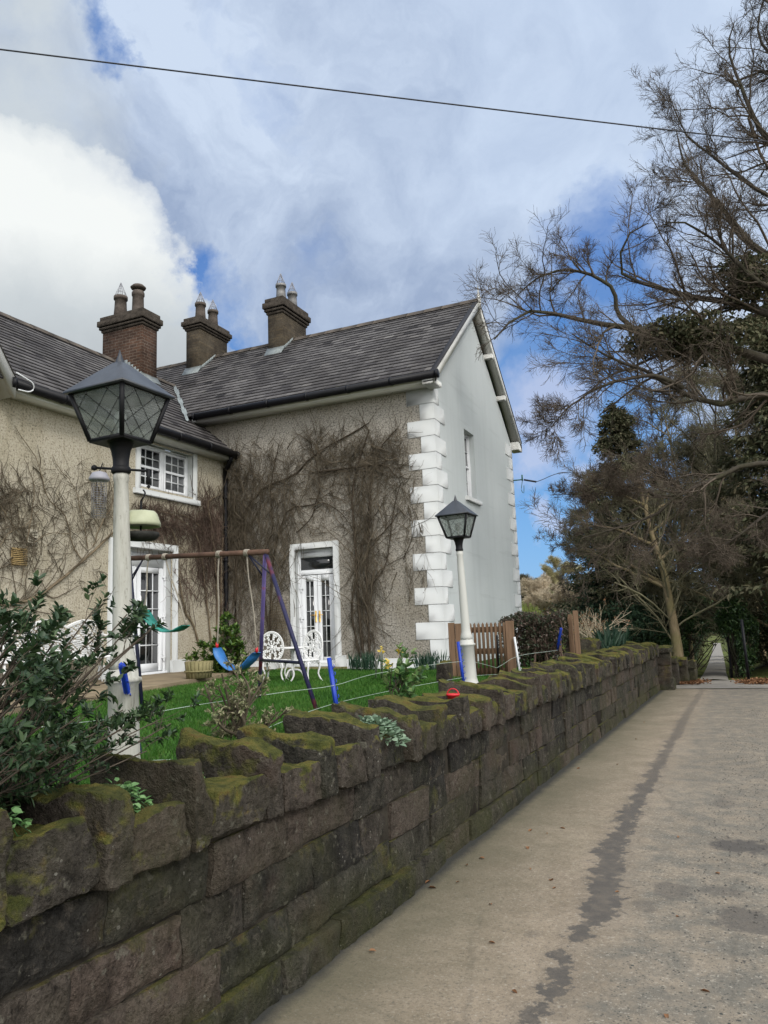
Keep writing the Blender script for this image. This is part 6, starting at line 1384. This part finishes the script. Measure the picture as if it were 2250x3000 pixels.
build_tree("tall bare beech reaching long branches across the sky from the right toward the gable", "beech_tree", "tree", B, limbs,
 [dict(per=24, ang=46, ratio=.34, wob=.15, up=.06, k=9, t0=.30, rr=.5, rmax=.028), dict(per=13, ang=40, ratio=.40, wob=.17, up=.02, k=7, t0=.2, rr=.55, rmax=.010, rmin=.0042), dict(per=9, ang=36, ratio=.60, wob=.20, up=-.02, k=6, t0=.2, rr=.6, rmin=.0026, rmax=.0046, min=.16)], rng, M_bark, M_twig, buds=(.020, .008, M_vinered))
def bare(label, base, h, spread, rng, mt_, mb_, lean=(0, 0), n=7, name="bare_tree", grp="bare trees of the dark wood", r=.13, per=(16, 8, 6), k0=.25, trunkpts=None, up=.16, rmin=.0045):
    base = np.array(base, float); base[2] = float(ground_z(base[0], base[1])) - .1
    top = base + [lean[0], lean[1], h]; tr = trunkpts or [base, base * .7 + top * .3 + rng.normal(0, .12, 3), base * .35 + top * .65 + rng.normal(0, .18, 3), top]
    tr = [np.array(q) for q in tr]; T = resample(tr, 16); L = [(tr, r, r * .15)]
    for i in range(n):
        f = k0 + (1 - k0) * (i + .5) / n; p = T[int(f * 15)]; a = rng.uniform(0, 6.283); e = spread * (1.15 - .6 * f) * rng.uniform(.7, 1.2); d = np.array([math.cos(a), math.sin(a), 0]) * e
        L.append(([p, p + d * .5 + [0, 0, e * rng.uniform(.2, .5)], p + d + [0, 0, e * rng.uniform(.25, .9)]], r * .42 * (1.1 - .5 * f), r * .06))
    return build_tree(label, name, "tree", base, L, [dict(per=per[0], ang=45, ratio=.36, wob=.14, up=up, k=6, rr=.5, rmax=.03), dict(per=per[1], ang=42, ratio=.45, wob=.16, up=up * .5, k=5, rr=.55, rmax=.012, rmin=rmin + .001), dict(per=per[2], ang=42, ratio=.55, wob=.17, up=0, k=4, rr=.6, rmin=rmin, rmax=.006, min=.2)], rng, mb_, mt_, grp)
tp = [at(1994, 1985, 25.4) - np.array([0, 0, .4]), at(1985, 1905, 25.4), at(1979, 1863, 25.4), at(1963, 1771, 25.4), at(1943, 1668, 25.4), at(1920, 1600, 25.4), at(1892, 1500, 25.4), at(1870, 1400, 25.4)]
bare("bare tree with a pale tan curving trunk standing left of the lane mouth", tp[0], 6, 3.0, rng, M_twigolive, M_barktan, trunkpts=tp, n=10, r=.19, k0=.45, per=(14, 8, 6))
def px_base(px_, D): q = at(px_, 1900, D); return (q[0], q[1], 0)
for i, (px_, D, h, sp, lab) in enumerate(((2022, 31, 10.5, 3.6, "tall twiggy bare tree straight above the lane tunnel"), (2165, 28, 9.5, 3.2, "thin bare tree just right of the lane tunnel"), (2235, 33, 12, 3.8, "tall bare tree at the picture's right edge behind the dark metal pole"), (1850, 33, 8.0, 3.0, "grey green bare tree between the conifer and the pale tan trunk"), (2290, 27, 9, 3.6, "bare tree half outside the right edge of the picture"), (2010, 35, 11.5, 3.6, "bare tree rising behind the pale tan trunk"), (1785, 37, 7.0, 1.8, "small bare tree at the left end of the dark wood beside the conifer"), (2170, 38, 13.5, 4.0, "tallest of the bare trees behind the lane tunnel"), (2520, 30, 11.5, 3.8, "bare tree beyond the beech trunk, past the right edge of the picture"))):
    bare(lab, px_base(px_, D), h, sp, rng, M_twigolive if i % 3 else M_twig, M_bark if i % 2 else M_barktan, n=10, per=(17, 8, 6), k0=.15, lean=(rng.normal(0, .4), 0), r=.12, rmin=.006)
# conifers: whorled drooping boughs set with flat sprays
def conifer(label, base, h, rad, rng, mat, nb=150, dens=70, spray=.16, shape=1.0, z0=.05, name="conifer_tree", clump=.5):
    base = np.array(base, float); base[2] = float(ground_z(base[0], base[1])) - .1; t = thing(name, label, "tree", tuple(base))
    MB().tube(resample([base, base + [.05, 0, h * .5], base + [0, .05, h]], 10), np.linspace(h * .018, .02, 10), 8).build("trunk", M_bark, t)
    f = z0 + (1 - z0) * rng.random(nb) ** .85; a = rng.uniform(0, 6.283, nb); e = rad * (1 - f) ** shape * rng.uniform(.55, 1.18, nb) + .05
    k = 6; P = np.zeros((nb, k, 3)); d = np.c_[np.cos(a), np.sin(a), np.zeros(nb)]; s = np.linspace(0, 1, k)
    P[:] = (base + np.c_[np.zeros((nb, 2)), f * h])[:, None] + d[:, None] * (e[:, None] * s[None])[..., None] + np.array([0, 0, 1.0]) * ((-.30 * s + .16 * s ** 2)[None] * e[:, None] + .25 * (s[None]) * (f[:, None] > .8))[..., None]
    P[:, 1:] += rng.normal(0, .05, P[:, 1:].shape); V, F = tubes_np(P, np.linspace(.03, .008, k)[None] * np.ones((nb, 1)), 3); mesh_np("boughs", V, F, M_bark, t)
    n = nb * dens; idx = rng.integers(0, nb, n); u = rng.random(n) ** .6 * (k - 1); i0 = np.clip(u.astype(int), 0, k - 2); fr = (u - i0)[:, None]
    C = P[idx, i0] * (1 - fr) + P[idx, i0 + 1] * fr; w = .30 * e[idx] * .6 * (1.05 - u / (k - 1))[:] + .06
    C = C + np.c_[rng.normal(0, 1, n) * w, rng.normal(0, 1, n) * w, -np.abs(rng.normal(0, .10, n)) + .04]
    D = unit(d[idx] * .8 + rng.normal(0, .55, (n, 3)) + [0, 0, -.25]); leaf_mesh("foliage", C, D, unit(rng.normal(0, .5, (n, 3)) + [0, 0, 1]), spray * rng.uniform(.5, 1.3, n), spray * .42 * rng.uniform(.6, 1.2, n), mat, t, .15, .25); return t
conifer("broad dark conifer at the left edge of the wood above the wall's end", px_base(1862, 28.6), 9.0, 2.9, rng, M_conif, 260, 90, .15, .72)
conifer("dark green lower conifer with blue green boughs beside the pale field", px_base(1800, 29), 5.0, 2.2, rng, M_conifg, 130, 80, .17, .6)
conifer("tall dark conifer behind the beech branches at the right edge", px_base(2360, 25), 11.0, 3.8, rng, M_conif, 220, 85, .20, .8, .25)
conifer("dark conifer in the middle of the wood above the lane tunnel", px_base(2150, 44), 12.5, 4.4, rng, M_conif, 220, 80, .22, .7, .34)
# ivy masses high in the beech
def clump(label, name, cen, rad, n, L, W, mat, rng, grp=None, stems=True, zmin=None, cat="shrub", hole=None, sc=1.3, thr=-.15):
    cen = np.array(cen, float); rad = np.array(rad, float); t = thing(name, label, cat, (cen[0], cen[1], cen[2] - rad[2]), grp)
    q = rng.normal(size=(n * 2, 3)); q = unit(q) * (rng.random((n * 2, 1)) ** .45); C = cen + q * rad
    nz = np.array([mnoise.noise(Vector(c) * sc) for c in C]); C = C[(nz > thr)]
    if hole is not None: C = C[~hole(C)]
    C = C[:n]
    if zmin is not None: C = C[C[:, 2] > zmin]
    m_ = len(C); leaf_mesh("leaves", C, unit(rng.normal(size=(m_, 3)) + [0, 0, -.1]), unit(rng.normal(size=(m_, 3)) * .7 + [0, 0, .8]), L * rng.uniform(.6, 1.3, m_), W * rng.uniform(.6, 1.2, m_), mat, t)
    if stems:
        k = 14; S = np.zeros((k, 5, 3)); S[:, 0] = [cen[0], cen[1], cen[2] - rad[2]]; S[:, 0] += rng.normal(0, .12, (k, 3)) * [1, 1, 0]; e = cen + unit(rng.normal(size=(k, 3)) + [0, 0, .5]) * rad * .8
        for j in range(1, 5): S[:, j] = S[:, 0] + (e - S[:, 0]) * j / 4 + rng.normal(0, .05, (k, 3))
        V, F = tubes_np(S, np.linspace(.03, .008, 5)[None] * np.ones((k, 1)), 4); mesh_np("stems", V, F, M_bark, t)
    return t
iv = [((2000, 985, 16.2), (1.3, .7, .42), 4200), ((2120, 1010, 16.5), (1.0, .7, .45), 3000), ((2190, 830, 16.8), (.75, .6, .62), 2800)]
for i, ((a, b, D), rd, n) in enumerate(iv):
    clump(("long dark ivy mass wrapped on the beech's main limb", "dark ivy bunch on the beech limb nearer the trunk", "rounded dark ivy bunch higher in the beech near the right edge")[i], "ivy_mass", at(a, b, D), rd, n, .085, .06, M_conif, rng, "ivy masses in the beech", stems=False, cat="ivy", thr=-.05)
gz = lambda p: float(ground_z(p[0], p[1]))
lane_z = lambda y: np.interp(y, [20.6, 30, 44, 80, 130], [0, -0.36, -0.91, -2.0, -2.9])
lane_hole = lambda C: (np.abs(C[:, 0] - (-.61 - (C[:, 1] - 22) * .0186)) < .66 + (C[:, 1] - 22) * .014) & (C[:, 2] < lane_z(C[:, 1]) + 1.25 + (C[:, 1] - 22) * .03)
for lab, a, D, rx, rz, n, L, mat in (("dark glossy evergreen bush hugging the left side of the lane mouth", 1992, 27, .9, 1.15, 6000, .10, M_laurel), ("ivy green bush in front of the metal pole at the right side of the lane", 2165, 26, .62, 1.45, 5500, .10, M_laurel), ("dark leafy bush arching over the lane's left shoulder", 2020, 33, 1.5, 1.7, 9000, .11, M_laurel), ("dark leafy bush arching over the lane's right shoulder", 2175, 34, 1.5, 2.0, 9000, .11, M_laurel), ("green laurel bush behind the slat fence left of the tan trunk", 1930, 31, 1.6, 1.5, 7000, .13, M_laurel), ("low dark bush under the conifer at the far end of the slat fence", 1830, 27, 1.6, 1.0, 6000, .11, M_conifg), ("dark bushes filling the right edge beyond the metal pole", 2262, 29, 1.3, 1.9, 8000, .11, M_conif), ("dark evergreen bush beyond the beech trunk, past the right edge of the picture", 2480, 27, 2.2, 1.6, 7000, .12, M_laurel), ("shadowy thicket between the conifer and the lane", 1960, 38, 2.6, 2.6, 9000, .15, M_conif)):
    q = at(a, 1900, D); g = gz(q); clump(lab, "evergreen_bush", (q[0], q[1], g + rz * .85), (rx, rx * .9, rz), n, L, L * .55, mat, rng, "evergreen bushes of the lane side", zmin=g - .1, hole=lane_hole)
# leafy vault over the lane, deeper in
for k_, (yy, lab) in enumerate(((40, "nearest arch of dark leaves over the lane"), (48, "second arch of dark leaves over the lane"), (58, "third arch of leaves over the lane"), (72, "farthest arch of leaves over the lane"))):
    n = 9000; xc = -.61 - (yy - 22) * .0186; g = float(lane_z(yy)); th = rng.uniform(0, math.pi, n); r_ = rng.uniform(0, 1, n) ** 1.2
    C = np.c_[xc + np.cos(th) * (.96 + (yy - 40) * .006 + 2.6 * r_) + rng.normal(0, .08, n), yy + rng.uniform(-3, 3, n), g + np.sin(th) ** .8 * (1.95 + 2.4 * r_) + rng.normal(0, .12, n)]
    tb_ = thing("lane_thicket", lab, "thicket", (xc, yy, g), "thickets arching over the lane"); leaf_mesh("leaves", C, unit(rng.normal(size=(n, 3))), unit(rng.normal(size=(n, 3)) + [0, 0, .6]), .15 * rng.uniform(.5, 1.2, n), .085 * rng.uniform(.6, 1.2, n), M_laurel if k_ < 2 else M_conif, tb_)
    S = []
    for j in range(26):
        sg = 1 if j % 2 else -1; e = rng.uniform(1.0, 2.0); y_ = yy + rng.uniform(-3, 3); S.append(resample([(xc + sg * e, y_, g - .1), (xc + sg * e * 1.02, y_, g + 1.2), (xc + sg * e * .75, y_ + .2, g + 2.3), (xc + sg * .2, y_ + rng.normal(0, .3), g + 2.7 + rng.random())], 8))
    V, F = tubes_np(np.array(S), np.linspace(.04, .012, 8)[None] * np.ones((26, 1)), 5); mesh_np("stems", V, F, M_barktan, tb_)
# far pale trees and field beyond the garden
for i, (px_, D, h, sp, m_, lab) in enumerate(((1645, 47, 3.7, 1.8, M_twigpale, "pale yellow green twiggy tree on the field bank, tallest beyond the gable"), (1590, 44, 2.3, 1.5, M_twigred, "rounded pinkish brown bare thicket tree on the field bank beside the gable"), (1680, 43, 2.5, 1.5, M_twigred, "pinkish brown bare tree between the pale tree and the conifers"), (1545, 50, 1.8, 1.0, M_twigolive, "low dark bare bush close to the gable corner on the field bank"))):
    q = at(px_, 1750, D); bare(lab, (q[0], q[1], 0), h, sp, rng, m_, M_barktan, n=14, per=(18, 8, 6), k0=.32, r=.10, grp="bare trees on the field bank", up=.5 if i == 0 else .3, rmin=.011)
n = 26000; x = rng.uniform(-26, -5, n); y = rng.uniform(26, 52, n); z = ground_z(x, y); a = rng.uniform(0, 6.28, n); h = rng.uniform(.1, .4, n); Bs = np.c_[x, y, z - .03]; S = np.c_[np.cos(a), np.sin(a), 0 * a] * .025; V = np.stack([Bs - S, Bs + S, Bs + np.c_[rng.normal(0, .08, (n, 2)), h]], 1).reshape(-1, 3)
tag(mesh_np("field_grass", V, np.arange(n * 3).reshape(-1, 3), M_drygrass, None, rng.random(n)), kind="stuff")
t = thing("gorse_bush", "small gorse bush with yellow flowers behind the hedge near the gable corner", "shrub", (0, 0, 0)); q = at(1632, 1795, 24); t.location = (q[0], q[1], .9); WL[t] = np.array([q[0], q[1], .9])
C = np.array([q[0], q[1], 1.35]) + rng.normal(size=(1500, 3)) * [.45, .3, .26]; leaf_mesh("foliage", C, unit(rng.normal(size=C.shape)), unit(rng.normal(size=C.shape)), np.full(1500, .09), np.full(1500, .03), M_conifg, t)
C = C[:60] + [0, 0, .12]; leaf_mesh("flowers", C, unit(rng.normal(size=C.shape)), unit(rng.normal(size=C.shape)), np.full(60, .06), np.full(60, .05), M_yellow, t)
b = at(1752, 1870, 19.5); st = [[np.array([b[0], b[1], LZ]), np.array([b[0], b[1], LZ]) + rng.normal(0, .2, 3) * [1, 1, 0] + [0, 0, .35], np.array([b[0], b[1], LZ]) + rng.normal(0, .55, 3) * [1, .6, 0] + [0, 0, rng.uniform(.5, 1.1)]] for _ in range(16)]
shrub("leafless pale stemmed shrub behind the wall next to the hedge posts", "shrub", (b[0], b[1], LZ), st, [.016] * 16, rng, [(7, 45, .4), (4, 45, .5)], .05, .03, M_litter, M_twigred, 1, name="bare_shrub")
